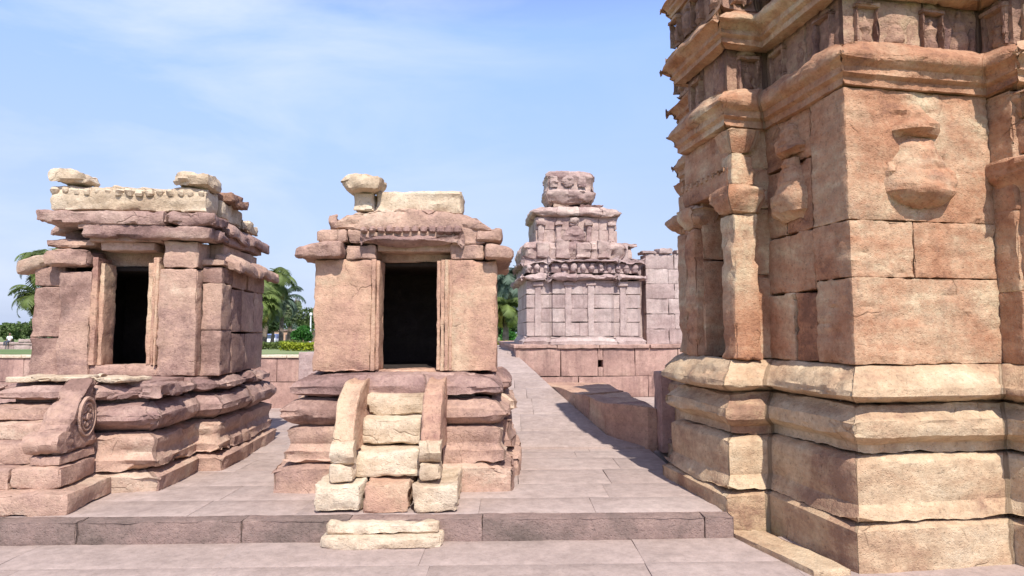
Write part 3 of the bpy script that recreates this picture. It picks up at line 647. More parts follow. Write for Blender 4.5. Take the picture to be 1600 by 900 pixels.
for x0, x1, sd in ((-.435, -.265, 90), (.285, .445, 94)):
    bn = banister(st, x0, x1, -1.0, .62, -.26, 1.17, .34, sd, 'wall', SO)
    m_ = MB(sd + 1)
    xc = (x0 + x1) / 2
    for rr_, yy, zz, tw in ((.085, -.985, .63, .0),):
        rings = []
        for t_ in np.linspace(x0 - .004, x1 + .004, 7):
            rings.append([(t_, yy + rr_ * math.cos(a) , zz + rr_ * math.sin(a)) for a in np.linspace(0, 2 * math.pi, 20, endpoint=False)][::-1])
        m_.loft(rings, .2)
    m_.build('scroll', M['cream'], bn, rough=1.4, oy=-.8, oz=SZ)
    for c in bn.children: c.location = (0, 0, 0)
    m_ = MB(sd + 2); m_.block(x0 - .005, x1 + .01, -1.055, -.75, .40, .535, r=.02, res=.04, chip=.03, tint=.3); m_.build('banister_base', M['cream'], st, rough=1.2, **SO)
# ================================================================== shrine on the left with the round medallion banister
S1O = (-4.12, 6.6); S1R = R(5.5)
A = thing('shrine', (S1O[0], S1O[1], .165), S1R, 'weathered pink and mauve shrine with cream parapet and a medallion carved stair banister', 'shrine', 'small roofed shrines on the terrace')
PA = [(-.65, -.84), (.67, -.84), (.67, -.02), (.92, -.02), (.92, 1.65), (-1.05, 1.65), (-1.05, -.02), (-.65, -.02)]
q = MB(101); q.sweep(PA, prof(line(.19, .15, .205, .31, 4), arc(.205, .31, .14, .335, .01, 2), line(.14, .335, 0, .34, 1)), joint=.8, erode=.03, jit=.012, res=.045)
pa = q.build('plinth', M['pink'], A, oz=SZ, rough=1.2)
q = MB(102); q.sweep(PA, prof(line(0, .335, .155, .34, 2), line(.155, .34, .155, .45, 3), arc(.155, .45, .10, .53, -.02, 4), arc(.10, .53, .115, .66, .02, 4), line(.115, .66, 0, .68, 1)), joint=.85, erode=.05, jit=.01, res=.04, tb=.5)
q.build('moulding', M['pink'], pa, rough=1.05)
q = MB(103); q.sweep(PA, prof(line(-.02, .67, .03, .68, 1), line(.03, .68, .12, .715, 2), line(.12, .715, .19, .79, 3), line(.19, .79, .185, .87, 3), line(.185, .87, .10, .95, 3), line(.10, .95, 0, .965, 2)), joint=1.0, erode=.045, jit=.015, res=.04, tb=.1, tv=.6)
q.build('moulding', M['purple'], pa, rough=1.05)
q = MB(104); q.sweep(PA, prof(line(-.05, .955, .06, .965, 1), line(.06, .965, .13, 1.0, 2), line(.13, 1.0, .13, 1.07, 2), line(.13, 1.07, .05, 1.13, 3), line(.05, 1.13, -.25, 1.14, 5)), joint=.55, erode=.07, jit=.014, res=.04, tb=-.2)
q.block(-.6, .6, -.75, .1, .2, 1.135, r=.02, res=.3, chip=0); q.block(-.9, .8, .0, 1.6, .2, 1.13, r=.02, res=.4, chip=0)
q.build('moulding', M['purple'], pa, rough=1.05)
for ch in pa.children: ch.location.z = -SZ
q = MB(105)
# porch face: left slab, right slab, top blocks
q.block(-.72, -.385, 0, .3, 1.13, 2.26, r=.02, res=.045, tint=-.3, chip=.035); q.block(.29, .70, 0, .3, 1.13, 2.30, r=.02, res=.045, tint=.5, chip=.03)
q.block(.33, .70, -.005, .3, 2.305, 2.60, r=.015, res=.045, tint=.2, chip=.03)
q.block(-.385, .295, .03, .3, 1.13, 1.26, r=.02, res=.05, tint=.4, chip=.02)
wallrows(q, .70, .92, .12, .45, [(1.13, 1.63, []), (1.63, 2.15, []), (2.15, 2.34, [])], tb=-.3, jit=.006); q.block(.69, .95, .09, .4, 2.34, 2.42, r=.015, res=.05, tint=.6)
wallrows(q, -1.05, -.72, .12, .45, [(1.13, 1.55, []), (1.55, 2.1, []), (2.1, 2.32, [])], tb=-.2)
def rowsy(mb, x0, x1, y0, y1, rows): wallrows(mb, x0, x1, y0, y1, rows, axis='y', tb=-.4)
rs = MB(106); i0 = 0
for z0, z1, js in [(1.13, 1.6, [.95]), (1.6, 2.12, [.8, 1.25]), (2.12, 2.34, [1.0])]:
    e_ = [.45] + js + [1.66]
    for i in range(len(e_) - 1): rs.block(.66, .915 + rs.rng.uniform(-.008, .008), e_[i] + .002, e_[i + 1] - .002, z0 + .002, z1 - .002, r=.012, res=.055, chip=.02, tint=-.5 + rs.rng.uniform(-.7, .7))
q.V += rs.V; q.F += [f + q.n for f in rs.F]; q.T += rs.T; q.E += rs.E; q.n += rs.n
rowsy(q, -1.04, -.75, .45, 1.66, [(1.13, 1.7, [1.]), (1.7, 2.34, [.8])])
q.block(-1.0, .9, 1.45, 1.7, 1.13, 2.34, res=.15)
q.block(-.9, .84, .35, 1.6, 2.34, 2.62, res=.15)
aw = q.build('wall', M['pink'], A, oz=SZ, rough=1.)
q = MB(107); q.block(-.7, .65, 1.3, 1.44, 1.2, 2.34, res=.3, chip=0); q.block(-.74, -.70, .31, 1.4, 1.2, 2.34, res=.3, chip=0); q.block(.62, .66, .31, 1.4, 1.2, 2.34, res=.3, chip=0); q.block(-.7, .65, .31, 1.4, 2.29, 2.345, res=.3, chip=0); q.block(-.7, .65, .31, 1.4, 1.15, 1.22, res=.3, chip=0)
q.build('chamber', M['room_shade'], A, oz=SZ, rough=.5)
q = MB(108)
q.block(-0.39, -0.32, -.01, .28, 1.25, 2.42, r=.01, res=.05, tint=-.2, chip=.015); q.block(-0.325, -0.27, .03, .28, 1.25, 2.36, r=.01, res=.05, tint=0, chip=.015)
q.block(0.17, 0.23, .03, .28, 1.25, 2.36, r=.01, res=.05, tint=.8, chip=.015); q.block(0.227, 0.265, .01, .28, 1.25, 2.42, r=.008, res=.05, tint=.5, chip=.015); q.block(0.263, 0.3, -.012, .28, 1.25, 2.42, r=.008, res=.05, tint=.3, chip=.015)
ad = q.build('door_frame', M['wall'], A, oz=SZ, rough=.8)
q = MB(109); q.block(-0.32, 0.23, .025, .28, 2.325, 2.42, r=.008, res=.05, tint=.6, chip=.012); q.block(-0.415, 0.315, -.03, .28, 2.415, 2.49, r=.01, res=.05, tint=-.3, chip=.02); q.block(-0.465, 0.335, -.06, .28, 2.487, 2.545, r=.012, res=.05, tint=-.4, chip=.02); q.block(-0.505, 0.355, -.09, .28, 2.543, 2.605, r=.012, res=.05, tint=-.5, chip=.02)
q.build('lintel', M['pink'], ad, rough=.8)
q = MB(110)
def rough_bar(x0, x1, y0, y1, z0, z1, tint, chip=.04): q.block(x0, x1, y0, y1, z0, z1, r=.04, res=.035, tint=tint, chip=chip)
rough_bar(-.46, .86, -.13, .35, 2.605, 2.765, .2, .05); rough_bar(.80, .93, .0, .4, 2.6, 2.74, -.5, .05)
rough_bar(-.92, .42, -.15, .3, 2.745, 2.905, -.1); rough_bar(.40, .93, -.17, .3, 2.75, 2.90, -.6)
for k, (z0, z1, xe) in enumerate([(2.62, 2.76, .86)]): q.block(.6, .9, .35, 1.62, z0, z1, r=.02, res=.06, tint=-.3); q.block(-.9, -.6, .35, 1.62, z0, z1, r=.02, res=.08, tint=-.3)
def kap2(x0, x1, y0, y1, z0, z1, side, tint):
    W_ = x1 - x0
    def wp(P):
        u = (x1 - P[:, 0]) / W_ if side < 0 else (P[:, 0] - x0) / W_
        return np.stack([P[:, 0], P[:, 1], P[:, 2] - .10 * u ** 1.5 - .02 * np.sin(P[:, 1] * 9)], 1)
    q.block(x0, x1, y0, y1, z0, z1, r=.045, res=.035, tint=tint, chip=.03, warp=wp)
kap2(.65, .96, .3, .95, 2.755, 2.905, 1, -.2); kap2(.65, .97, .95, 1.72, 2.755, 2.905, 1, .3); kap2(-1.05, -.7, .3, 1.7, 2.755, 2.9, -1, 0)
aa = q.build('lintel_course', M['purple'], A, oz=SZ, rough=1.25)
q = MB(111)
kap2(.78, 1.07, .22, .9, 2.37, 2.51, 1, .2); kap2(.78, 1.09, .9, 1.75, 2.37, 2.505, 1, .5); q.build('eave', M['pink'], A, oz=SZ, rough=1.2)
q = MB(113)
kap2(-1.2, -.85, .05, .7, 2.33, 2.5, -1, .4); kap2(-1.2, -.9, .7, 1.7, 2.38, 2.5, -1, .1)
q.block(-.86, -.40, -.06, .3, 2.31, 2.50, r=.03, res=.04, chip=.05, tint=-.5); q.block(-.9, -.36, .0, .3, 2.51, 2.62, r=.03, res=.04, chip=.03, tint=.9)
q.build('eave', M['pink'], A, oz=SZ, rough=1.2)
q = MB(112); q.block(-.83, .79, -.04, .3, 2.905, 3.19, r=.025, res=.032, chip=.04, tint=.3)
for k in range(15): q.relief(-.78 + k * .107, -.04, [(3.15, .03, .03), (3.12, .045, .05), (3.085, .03, .025)], .2, k=7)
q.block(.5, .83, .3, 1.0, 2.9, 3.12, r=.03, res=.05, tint=-.2, chip=.04); q.block(.5, .84, 1.0, 1.6, 2.9, 3.05, r=.03, res=.05, tint=-.4, chip=.05); q.block(-.8, .5, .3, 1.55, 2.9, 3.02, r=.03, res=.12, tint=0)
q.build('parapet', M['cream'], A, oz=SZ, rough=1.4)
# its stair
s1 = bpy.data.objects.new('staircase', None); col.objects.link(s1); s1.parent = A; s1.location = (-.1, -1.3, 0)
S1 = dict(ox=-.1, oy=-1.3, oz=SZ)
def st1(x0, x1, y0, y1, z0, z1, seed, mat, tint=None, name='step'):
    m_ = MB(seed); m_.block(x0, x1, y0, y1, z0, z1, r=.018, res=.045, chip=.022, tint=tint); return m_.build(name, M[mat], s1, rough=1.1, **S1)
st1(-1.3, -.4, -1.69, -1.0, .16, .325, 120, 'pink', .6); st1(-.395, .45, -1.69, -1.0, .16, .33, 121, 'pink', .8)
st1(-1.2, -.1, -1.53, -1.0, .325, .495, 122, 'pink', .3); st1(-.095, .29, -1.53, -1.0, .33, .50, 123, 'pink', 1.2)
st1(-1.0, 0.0, -1.37, -.95, .49, .68, 124, 'pink', .2); st1(-1.0, .0, -1.22, -.9, .675, .82, 125, 'pink', .9); st1(-1.0, .0, -1.07, -.7, .815, .95, 126, 'pink', .2)
st1(.0, .265, -1.48, -.98, .495, .59, 127, 'pink', .2, 'banister_base')
m_ = MB(128)
def wpb(P):
    a = P[:, 1]; wv = P[:, 2]
    yf = -1.44 + .42 * wv ** 1.7; yb = -.93
    z = .585 + wv * .62 - .10 * (a > .5) * (a - .5) * wv
    return np.stack([P[:, 0], yf + (yb - yf) * a, z - .08 * np.clip(a - .6, 0, 1) * wv * 2], 1)
m_.block(.005, .245, 0, 1, 0, 1, r=.05, res=.055, chip=0, warp=wpb, tint=-2.)
def trunk_roll(r_, yc, zc):
    rings = []
    for t_ in np.linspace(0, .25, 8): rings.append([(t_, yc + r_ * math.cos(a), zc + r_ * .8 * math.sin(a)) for a in np.linspace(0, 2 * math.pi, 22, endpoint=False)][::-1])
    m_.loft(rings, -.4)
trunk_roll(.11, -1.42, .69)
b1 = m_.build('banister', M['pink'], s1, rough=2., **S1)
m_ = MB(129)   # medallion: concentric rings and petals standing out of the side of the banister
cy, cz = -1.12, .86
def ring(r0, r1, dep, nn=30):
    rings = []
    for rr_, dd in ((r0, 0), (r0 + .004, dep), (r1 - .004, dep), (r1, 0)): rings.append([(.243 + dd, cy + rr_ * math.cos(a) * .82, cz + rr_ * math.sin(a) * 1.12) for a in np.linspace(0, 2 * math.pi, nn, endpoint=False)])
    m_.loft(rings, .4, cap=False)
ring(.135, .155, .022); ring(.095, .112, .018); ring(.0, .03, .025)
for k in range(8):
    a0 = k * math.pi / 4; yy = cy + .062 * math.cos(a0) * .82; zz = cz + .062 * math.sin(a0) * 1.12
    rings = []
    for rr_, dd in ((.02, 0), (.015, .016), (.004, .02)): rings.append([(.243 + dd, yy + rr_ * math.cos(a), zz + rr_ * math.sin(a)) for a in np.linspace(0, 2 * math.pi, 8, endpoint=False)])
    m_.loft(rings, .2)
m_.build('medallion', M['pink'], b1, rough=.5, **S1)
print('shrines ok')

# ------------------------------------------------------------------ loose stones
def loose(name, frame, x0, x1, y0, y1, z0, z1, mat, label, cat, seed, r=.04, chip=.05, rough=1.8, tint=.2, group=None, warp=None, yaw=0., res=.035):
    fr = frame; O = (S1O, S1R) if fr == 1 else (S2O, S2R) if fr == 2 else (TO, TR) if fr == 3 else ((0, 0), 0)
    cx, cy_ = (x0 + x1) / 2, (y0 + y1) / 2; c, s_ = math.cos(O[1]), math.sin(O[1])
    m_ = MB(seed); m_.block(x0, x1, y0, y1, z0, z1, r=r, res=res, chip=chip, tint=tint, warp=warp)
    o = m_.build(name, M[mat], None, rough=rough, ox=cx, oy=cy_, oz=z0)
    o.location = (O[0][0] + c * cx - s_ * cy_, O[0][1] + s_ * cx + c * cy_, z0); o.rotation_euler = (0, 0, O[1] + yaw)
    return tag(o, label, cat, group)
G1 = 'loose stones lying on the left shrine'
loose('capstone', 1, -.84, -.42, -.12, .22, 3.185, 3.36, 'cream', 'rounded cream stone at the far end of the medallion shrine parapet', 'stone', 131, r=.07, group='loose roof stones')
loose('capstone', 1, .42, .83, -.12, .30, 3.185, 3.35, 'cream', 'flat tan stone on the front corner of the medallion shrine parapet', 'stone', 132, r=.06, tint=-.5, group='loose roof stones')
loose('capstone', 1, .55, .93, .34, .95, 3.10, 3.25, 'carved', 'long dark tan stone lying behind the front corner stone on the shrine roof', 'stone', 133, r=.06, tint=.5, group='loose roof stones')
loose('capstone', 2, -.66, -.25, -.10, .36, 3.025, 3.20, 'cream', 'jagged cream rock perched on a block above the doorway with curved banisters', 'stone', 144, r=.05, chip=.035, rough=1.5, tint=.1, group='loose roof stones',
      warp=lambda P: np.stack([-.38 + (P[:, 0] + .38) * (.82 + .18 * np.clip((P[:, 2] - 3.025) / .12, 0, 1)), P[:, 1], P[:, 2] - .05 * np.clip((-.5 - P[:, 0]) / .14, 0, 1) * (P[:, 2] > 3.12)], 1))
G2 = 'loose slabs on the porch of the left shrine'
loose('stone_slab', 1, -.60, .10, -.90, -.45, 1.145, 1.20, 'cream', 'broken pale slab lying on the porch directly behind the banister', 'stone slab', 135, r=.015, chip=.05, rough=1.2, tint=.9, group=G2)
loose('stone_slab', 1, .13, .52, -.95, -.55, 1.145, 1.185, 'cream', 'wedge shaped bleached slab beside the banister top', 'stone slab', 136, r=.012, chip=.05, rough=1., tint=1.2, group=G2, yaw=-.25)
loose('stone_slab', 1, -1.15, -.62, -1.1, -.7, .98, 1.13, 'purple', 'thick rounded mauve stone bar on the porch at the picture edge', 'stone slab', 137, r=.06, tint=.6, group=G2)
loose('stone_slab', 1, .62, .83, -1.02, -.55, 1.0, 1.15, 'purple', 'angular mauve corner stone on the porch above the mouldings', 'stone slab', 138, r=.03, tint=.4, group=G2)
# door step (moonstone) in front of the middle stair, and the thin slab by the temple foot
ms = thing('doorstep', (-.98, 4.77, 0), R(1.5), 'low cream two tiered doorstep stone set in the kerb before the middle stair', 'doorstep')
m_ = MB(140)
def moon(d0):
    def wp(P):
        u = P[:, 0] / .46; t = np.clip((.2 - P[:, 1]) / .3, 0, 1)
        return np.stack([P[:, 0] * (1 - .0 * t), P[:, 1] + d0 * u ** 4 * t, P[:, 2]], 1)
    return wp
m_.block(-.46, .46, -.11, .09, -.01, .09, r=.02, res=.035, chip=.02, tint=.3, warp=moon(.05)); m_.build('tier', M['cream'], ms, rough=.8)
m_ = MB(141); m_.block(-.43, .43, -.04, .088, .088, .172, r=.02, res=.035, chip=.015, tint=.7, warp=moon(.05)); m_.build('tier', M['cream'], ms, rough=1.2)
m_ = MB(142)
Vq = [(1.70, 5.02), (2.0, 4.98), (2.24, 4.18), (1.98, 4.16)]
def qd(P):
    u = P[:, 0]; v = P[:, 1]
    A_, B_, C_, D_ = [np.array(p) for p in Vq]
    xy = (1 - u)[:, None] * ((1 - v)[:, None] * D_ + v[:, None] * A_) + u[:, None] * ((1 - v)[:, None] * C_ + v[:, None] * B_)
    return np.stack([xy[:, 0], xy[:, 1], P[:, 2]], 1)
m_.block(0, 1, 0, 1, -.005, .045, r=.008, res=.06, chip=.0, tint=.6, warp=qd)
o = m_.build('paving_slab', M['temple_base'], None, rough=.7, ox=1.95, oy=4.6); o.location = (1.95, 4.6, 0)
tag(o, 'thin tan stone slab lying against the foot of the big temple', 'stone slab')

# ------------------------------------------------------------------ low wedge wall beside the path
m_ = MB(150)
def ramp(P):
    u, v, t = P[:, 0], P[:, 1], P[:, 2]
    y = 7.72 + v * 3.75; xl = np.interp(y, RX[0], RX[1]) + .004; xr = 1.80 - .06 * v
    zt = .67 + .012 * np.sin(y * 5 + u * 4)
    return np.stack([xl + u * (xr - xl), y + u * .25 * (v > .5), .12 + (zt - .12) * t], 1)
rw = thing('low_wall', (1.4, 8.2, .165), 0, 'low wedge shaped retaining wall with flat pale top beside the sloping path', 'wall')
for v0, v1, tt in ((0, .16, -.8), (.162, .33, .2), (.332, .5, -.1), (.502, 1, .5)): m_.block(0, 1, v0, v1, 0, 1, r=.004, res=.06, chip=0, warp=ramp, tint=tt)
m_.build('parapet', M['wall'], rw, rough=1., ox=1.4, oy=8.2, oz=.165)
m_ = MB(151); m_.block(1.80, 2.1, 7.50, 7.9, .15, 1.12, r=.015, res=.06, chip=.02, tint=-.6); m_.build('end_pier', M['plat'], rw, rough=.8, ox=1.4, oy=8.2, oz=.165)

# ------------------------------------------------------------------ perimeter wall behind the shrines
def wall_run(name, x0, x1, y, z0, z1, th, label, seed, capz=.06, lens=(1.2, 1.9), post=None):
    e = thing(name, ((x0 + x1) / 2, y, z0), 0, label, 'wall'); ox = (x0 + x1) / 2; o_ = dict(ox=ox, oy=y, oz=z0)
    m_ = MB(seed); rg_ = random.Random(seed); zm = (z0 + z1) / 2
    for za, zb in ((z0, zm), (zm, z1 - capz)):
        x = x0
        while x < x1 - .01:
            L_ = min(rg_.uniform(*lens), x1 - x); m_.block(x + .002, x + L_ - .002, y, y + th, za + .001, zb - .001, r=.006, res=.14, chip=.006); x += L_
    m_.build('masonry', M['plat'], e, rough=.4, **o_)
    m_ = MB(seed + 1); x = x0
    while x < x1 - .01:
        L_ = min(rg_.uniform(1.2, 2.), x1 - x); m_.block(x + .002, x + L_ - .002, y - .03, y + th + .03, z1 - capz, z1, r=.01, res=.14, chip=.01, tint=.8); x += L_
    m_.build('coping', M['cream' if post else 'plat'], e, rough=.4, **o_)
    if post:
        m_ = MB(seed + 2); m_.block(post[0], post[1], y - .09, y + th + .05, z0, post[2], r=.012, res=.1, chip=.015, tint=-.3); m_.build('pier', M['lilac'], e, rough=.6, **o_)
    return e
wall_run('boundary_wall', -16, -1.9, 11.85, .15, 1.175, .35, 'pinkish stone boundary wall with pale coping and a pier behind the two small shrines', 160, post=(-4.06, -3.66, 1.23))

m_ = MB(165); 
for k in range(5): m_.block(-1.5, -1.24, 9.0 + k * 1.1, 10.095 + k * 1.1, .12, float(ramp_z(9.5 + k * 1.1)) + .12, r=.01, res=.12, chip=.01)
o = m_.build('ramp_wall', M['plat'], None, rough=.6, ox=-1.37, oy=9, oz=.12); o.location = (-1.37, 9, .12); tag(o, 'stepped low wall along the far left edge of the sloping path', 'wall')
# ------------------------------------------------------------------ tall shrine on its platform in the background
BR = R(4); BO = (.18, 14.2)
B = thing('shrine', (BO[0], BO[1], .165), BR, 'distant lilac grey shrine with tiered tower and crowning block on a high platform', 'shrine')
bz = .165
def yb(px, v=0, z=2): return (X(px, 14.2 + v, z) - BO[0])
q = MB(170)
rows = [(.15, .62, [1.3, 2.9, 4.5]), (.62, 1.25, [.9, 1.75, 1.86, 2.6, 3.6, 4.9])]
q2 = [(-.13, 6.2)]
for z0, z1, js in rows:
    e_ = [-.13] + js + [6.2]
    for i in range(len(e_) - 1):
        if abs(e_[i] - 1.75) < .01:      # small drain hole: leave a gap between a lower and an upper stone
            q.block(e_[i], e_[i + 1], -.33, .1, .62, .82, r=.008, res=.1, chip=.0, tint=.1); q.block(e_[i], e_[i + 1], -.33, .1, .99, 1.248, r=.008, res=.1, chip=.0, tint=.1); continue
        q.block(e_[i] + .003, e_[i + 1] - .003, -.33, .3, z0 + .002, z1 - .002, r=.01, res=.13, chip=.01)
for z0, z1, js in rows:
    e_ = [.3, 1.8, 3.4, 5.2, 7]
    for i in range(4): q.block(-.13, .3, e_[i] + .003, e_[i + 1] - .003, z0, z1, r=.01, res=.2, chip=.01)
q.block(.2, 6, .12, 7, .15, 1.24, r=.01, res=1, chip=0, tint=-1)
bp_ = q.build('platform', M['plat'], B, oz=bz, rough=.8)
q = MB(171); x = -.17
while x < 6.2:
    L_ = q.rng.uniform(.9, 1.6); q.block(x, min(x + L_ - .004, 6.2), -.38, .35, 1.245, 1.335, r=.015, res=.1, chip=.02, tint=.6); x += L_
q.block(-.17, 6, .35, 7, 1.245, 1.33, r=.01, res=.8, chip=.01, tint=.5)
q.build('coping', M['plat'], bp_, rough=.8)
for c in bp_.children: c.location.z = -bz
BP = [(.15, 0), (2.85, 0), (2.85, 2.6), (.15, 2.6)]
BP = [(.15, .0), (.75, 0), (.75, -.07), (2.2, -.07), (2.2, 0), (2.85, 0), (2.85, 2.6), (.15, 2.6)]
q = MB(172); q.sweep(BP, prof(line(.12, 1.33, .12, 1.42, 2), arc(.12, 1.42, .04, 1.52, -.02, 4), line(.04, 1.52, -.1, 1.53, 1)), joint=1.0, erode=.03, res=.07, tb=.9)
q.build('base_moulding', M['pale'], B, oz=bz)
q = MB(173)
for k in range(4):
    z0 = 1.52 + k * .325; q.sweep(BP, prof(line(-.05, z0, 0, z0 + .006, 1), line(0, z0 + .006, 0, z0 + .319, 4), line(0, z0 + .319, -.05, z0 + .325, 1)), joint=.75, res=.08, groove=.007, jit=.006)
for px in (.42, 1.12, 1.65, 2.42): q.block(px - .08, px + .08, -.10 if .75 < px < 2.2 else -.04, .1, 1.52, 2.75, r=.012, res=.1, chip=.015, tint=.3); q.block(px - .13, px + .13, -.13 if .75 < px < 2.2 else -.07, .1, 2.68, 2.79, r=.02, res=.06, chip=.02)
q.block(.3, 2.6, .1, 2.5, 1.4, 3.7, r=.02, res=.6, chip=0)
q.build('wall', M['pale'], B, oz=bz)
def bcorn(seed, plan, z0, z1, e, joint=.55, er=.07, mat='lilac', tb=0., name='cornice'):
    m_ = MB(seed); h = z1 - z0
    m_.sweep(plan, prof(line(-.08, z0, e * .7, z0 + h * .12, 2), arc(e * .7, z0 + h * .12, e, z0 + h * .5, .02, 3), arc(e, z0 + h * .5, e * .25, z1 - .01, .02, 5), line(e * .25, z1 - .01, -.4, z1, 4)), joint=joint, erode=er, res=.05, jit=.025, tb=tb)
    return m_.build(name, M[mat], B, oz=bz, rough=1.8)
bcorn(174, BP, 2.78, 3.0, .2, tb=-.1)
m_ = MB(175); m_.sweep(BP, prof(line(.02, 2.99, .02, 3.22, 4)), joint=.3, res=.05, groove=.03, jit=.02)
for k in range(13): m_.relief(.2 + k * .21, -.06 if 3 < k < 9 else 0, [(3.2, .05, .1), (3.1, .08, .14), (3.0, .05, .08)], .5, k=7)
m_.build('frieze', M['lilac'], B, oz=bz, rough=2.5)
bcorn(176, BP, 3.2, 3.34, .17, tb=-.2)
m_ = MB(177); m_.sweep([(.2, .1), (2.45, .1), (2.45, 2.4), (.2, 2.4)], prof(line(.1, 3.33, .12, 3.5, 3), arc(.12, 3.5, .0, 3.78, .08, 6), line(.0, 3.78, -.5, 3.8, 4)), joint=.4, erode=.06, res=.05, jit=.03)
m_.block(2.3, 2.85, .1, .5, 3.62, 3.74, r=.04, res=.06, chip=.04); m_.block(2.45, 2.7, .15, .5, 3.33, 3.62, r=.02, res=.07, chip=.03)
for k, px in enumerate((.55, 1.0, 1.5, 2.0)): m_.block(px - .17, px + .17, -.06, .1, 3.34, 3.7 + .08 * (k % 2), r=.03, res=.06, chip=.04)
m_.build('roof', M['rose'], B, oz=bz, rough=2.2)
T2 = [(.42, .45), (2.42, .45), (2.42, 2.1), (.42, 2.1)]
m_ = MB(178)
for k in range(2): m_.sweep(T2, prof(line(-.05, 3.78 + k * .31, 0, 3.785 + k * .31, 1), line(0, 3.785 + k * .31, 0, 4.085 + k * .31, 4), line(0, 4.085 + k * .31, -.05, 4.09 + k * .31, 1)), joint=.5, res=.06, jit=.012)
for px in (.55, .98, 1.35, 1.72, 2.26): m_.block(px - .07, px + .07, .39, .5, 3.8, 4.33, r=.012, res=.07, chip=.02, tint=.3); m_.block(px - .11, px + .11, .34, .5, 4.18, 4.28, r=.02, res=.05, chip=.03)
m_.relief(1.35, .42, [(4.25, .05, .08), (4.1, .2, .1), (3.95, .28, .12), (3.82, .3, .08)], .3); m_.relief(.98 + .38, .40, [(4.36, .1, .12), (4.28, .13, .14), (4.2, .05, .06)], .5)
m_.block(.5, 2.2, .52, 2.0, 3.7, 4.5, r=.02, res=.6, chip=0); tw = m_.build('tower', M['rose'], B, oz=bz, rough=1.6)
bcorn(179, T2, 4.37, 4.66, .15, tb=.7, er=.05, mat='rose')
m_ = MB(180); m_.sweep([(.9, .8), (1.62, .8), (1.62, 1.6), (.9, 1.6)], prof(line(.0, 4.62, .0, 4.76, 3), line(0, 4.76, -.3, 4.77, 1)), joint=9, res=.06, erode=.02, tb=-.8)
m_.block(.95, 1.4, .7, 1.2, 4.64, 4.72, r=.02, res=.06, chip=.03, tint=.8)
m_.block(1.55, 2.18, .72, 1.35, 4.655, 4.775, r=.02, res=.06, chip=.03, tint=-1., warp=lambda P: np.stack([P[:, 0] - .18 * (4.775 - P[:, 2]) / .12 * (P[:, 0] > 1.9), P[:, 1], P[:, 2]], 1))
m_.build('neck', M['purple'], B, oz=bz, rough=1.6)
m_ = MB(181); TP = [(.68, .62), (1.98, .62), (1.98, 1.7), (.68, 1.7)]
m_.sweep(TP, prof(line(-.18, 4.75, -.14, 4.78, 1), arc(-.10, 4.78, .03, 5.04, .03, 7), arc(.03, 5.08, -.02, 5.14, .01, 2), line(-.02, 5.14, -.03, 5.38, 4), arc(-.03, 5.38, -.02, 5.52, .03, 4), arc(-.02, 5.52, -.14, 5.64, .02, 4), line(-.14, 5.64, -.45, 5.66, 3)), joint=.6, erode=.06, res=.05, jit=.02, tb=.3)
m_.relief(1.25, .62, [(5.5, .06, .03), (5.4, .15, .06), (5.3, .17, .07), (5.18, .07, .03)], .2); m_.relief(.9, .62, [(5.45, .08, .03), (5.3, .1, .04), (5.18, .09, .02)], -.2); m_.relief(1.6, .62, [(5.45, .08, .03), (5.3, .1, .04), (5.18, .09, .02)], -.2)
m_.build('crown_stone', M['rose'], B, oz=bz, rough=2.)
# side hall to the right
m_ = MB(182)
for k in range(6):
    z0 = 1.33 + k * .36; e_ = [3.05, 3.6 + .15 * (k % 2), 4.3 - .1 * (k % 2), 5.0, 5.8]
    for i in range(4): m_.block(e_[i], e_[i + 1] - .004, .25, .7, z0 + .0005, z0 + .3595, r=.008, res=.09, chip=.012)
m_.block(2.8, 3.1, .5, 1.2, 1.33, 3.4, r=.01, res=.15, tint=-1.2); m_.block(3.3, 5.8, .7, 2.5, 1.33, 3.45, r=.02, res=.5)
for k in range(7): m_.block(2.95 + k * .42, 3.28 + k * .42 + .03, .2, .6, 3.49, 3.57 + .07 * ((k * 3) % 4) / 3, r=.02, res=.06, chip=.04)
m_.build('side_hall', M['pale'], B, oz=bz, rough=1.4)
print('background shrine ok')

# ------------------------------------------------------------------ vegetation
def leafmat(name, c, var=.45, scale=2.5, transl=.35):
    m = plain(name, c, .55, var, scale, .3); t = m.node_tree; b = t.nodes['Principled BSDF']
    o = t.nodes['Material Output']; tr = t.nodes.new('ShaderNodeBsdfTranslucent'); mixs = t.nodes.new('ShaderNodeMixShader'); mixs.inputs[0].default_value = transl
    r = [n for n in t.nodes if n.type == 'VALTORGB'][0]
    t.links.new(r.outputs[0], tr.inputs[0]); t.links.new(b.outputs[0], mixs.inputs[1]); t.links.new(tr.outputs[0], mixs.inputs[2]); t.links.new(mixs.outputs[0], o.inputs[0]); return m
LM = dict(palm=leafmat('palm_leaf', (.16, .21, .06), .5, .9), palmy=leafmat('yellow_palm_leaf', (.30, .27, .07), .4, .9), tree=leafmat('tree_leaf', (.11, .16, .05), .5, .5), pale=leafmat('pale_tree_leaf', (.18, .22, .11), .4, .5),
          bush=leafmat('bush_leaf', (.06, .19, .035), .5, 1.5), hedge=leafmat('hedge_leaf', (.30, .34, .03), .4, 1.2), dark=leafmat('dark_leaf', (.05, .085, .03), .5, .8), blue=leafmat('bluish_palm_leaf', (.13, .18, .13), .4, .8))
BK = plain('bark', (.17, .13, .10), .9, .4, 6)
def tube(pts, rads, k=8):
    rings = []
    for i, (p, r_) in enumerate(zip(pts, rads)):
        a = np.array(pts[min(i + 1, len(pts) - 1)]) - np.array(pts[max(i - 1, 0)]); a = a / np.linalg.norm(a)
        u = np.cross(a, (0.3, 1, 0.1)); u /= np.linalg.norm(u); v = np.cross(a, u)
        rings.append([np.array(p) + r_ * (u * math.cos(t) + v * math.sin(t)) for t in np.linspace(0, 2 * math.pi, k, endpoint=False)])
    return rings
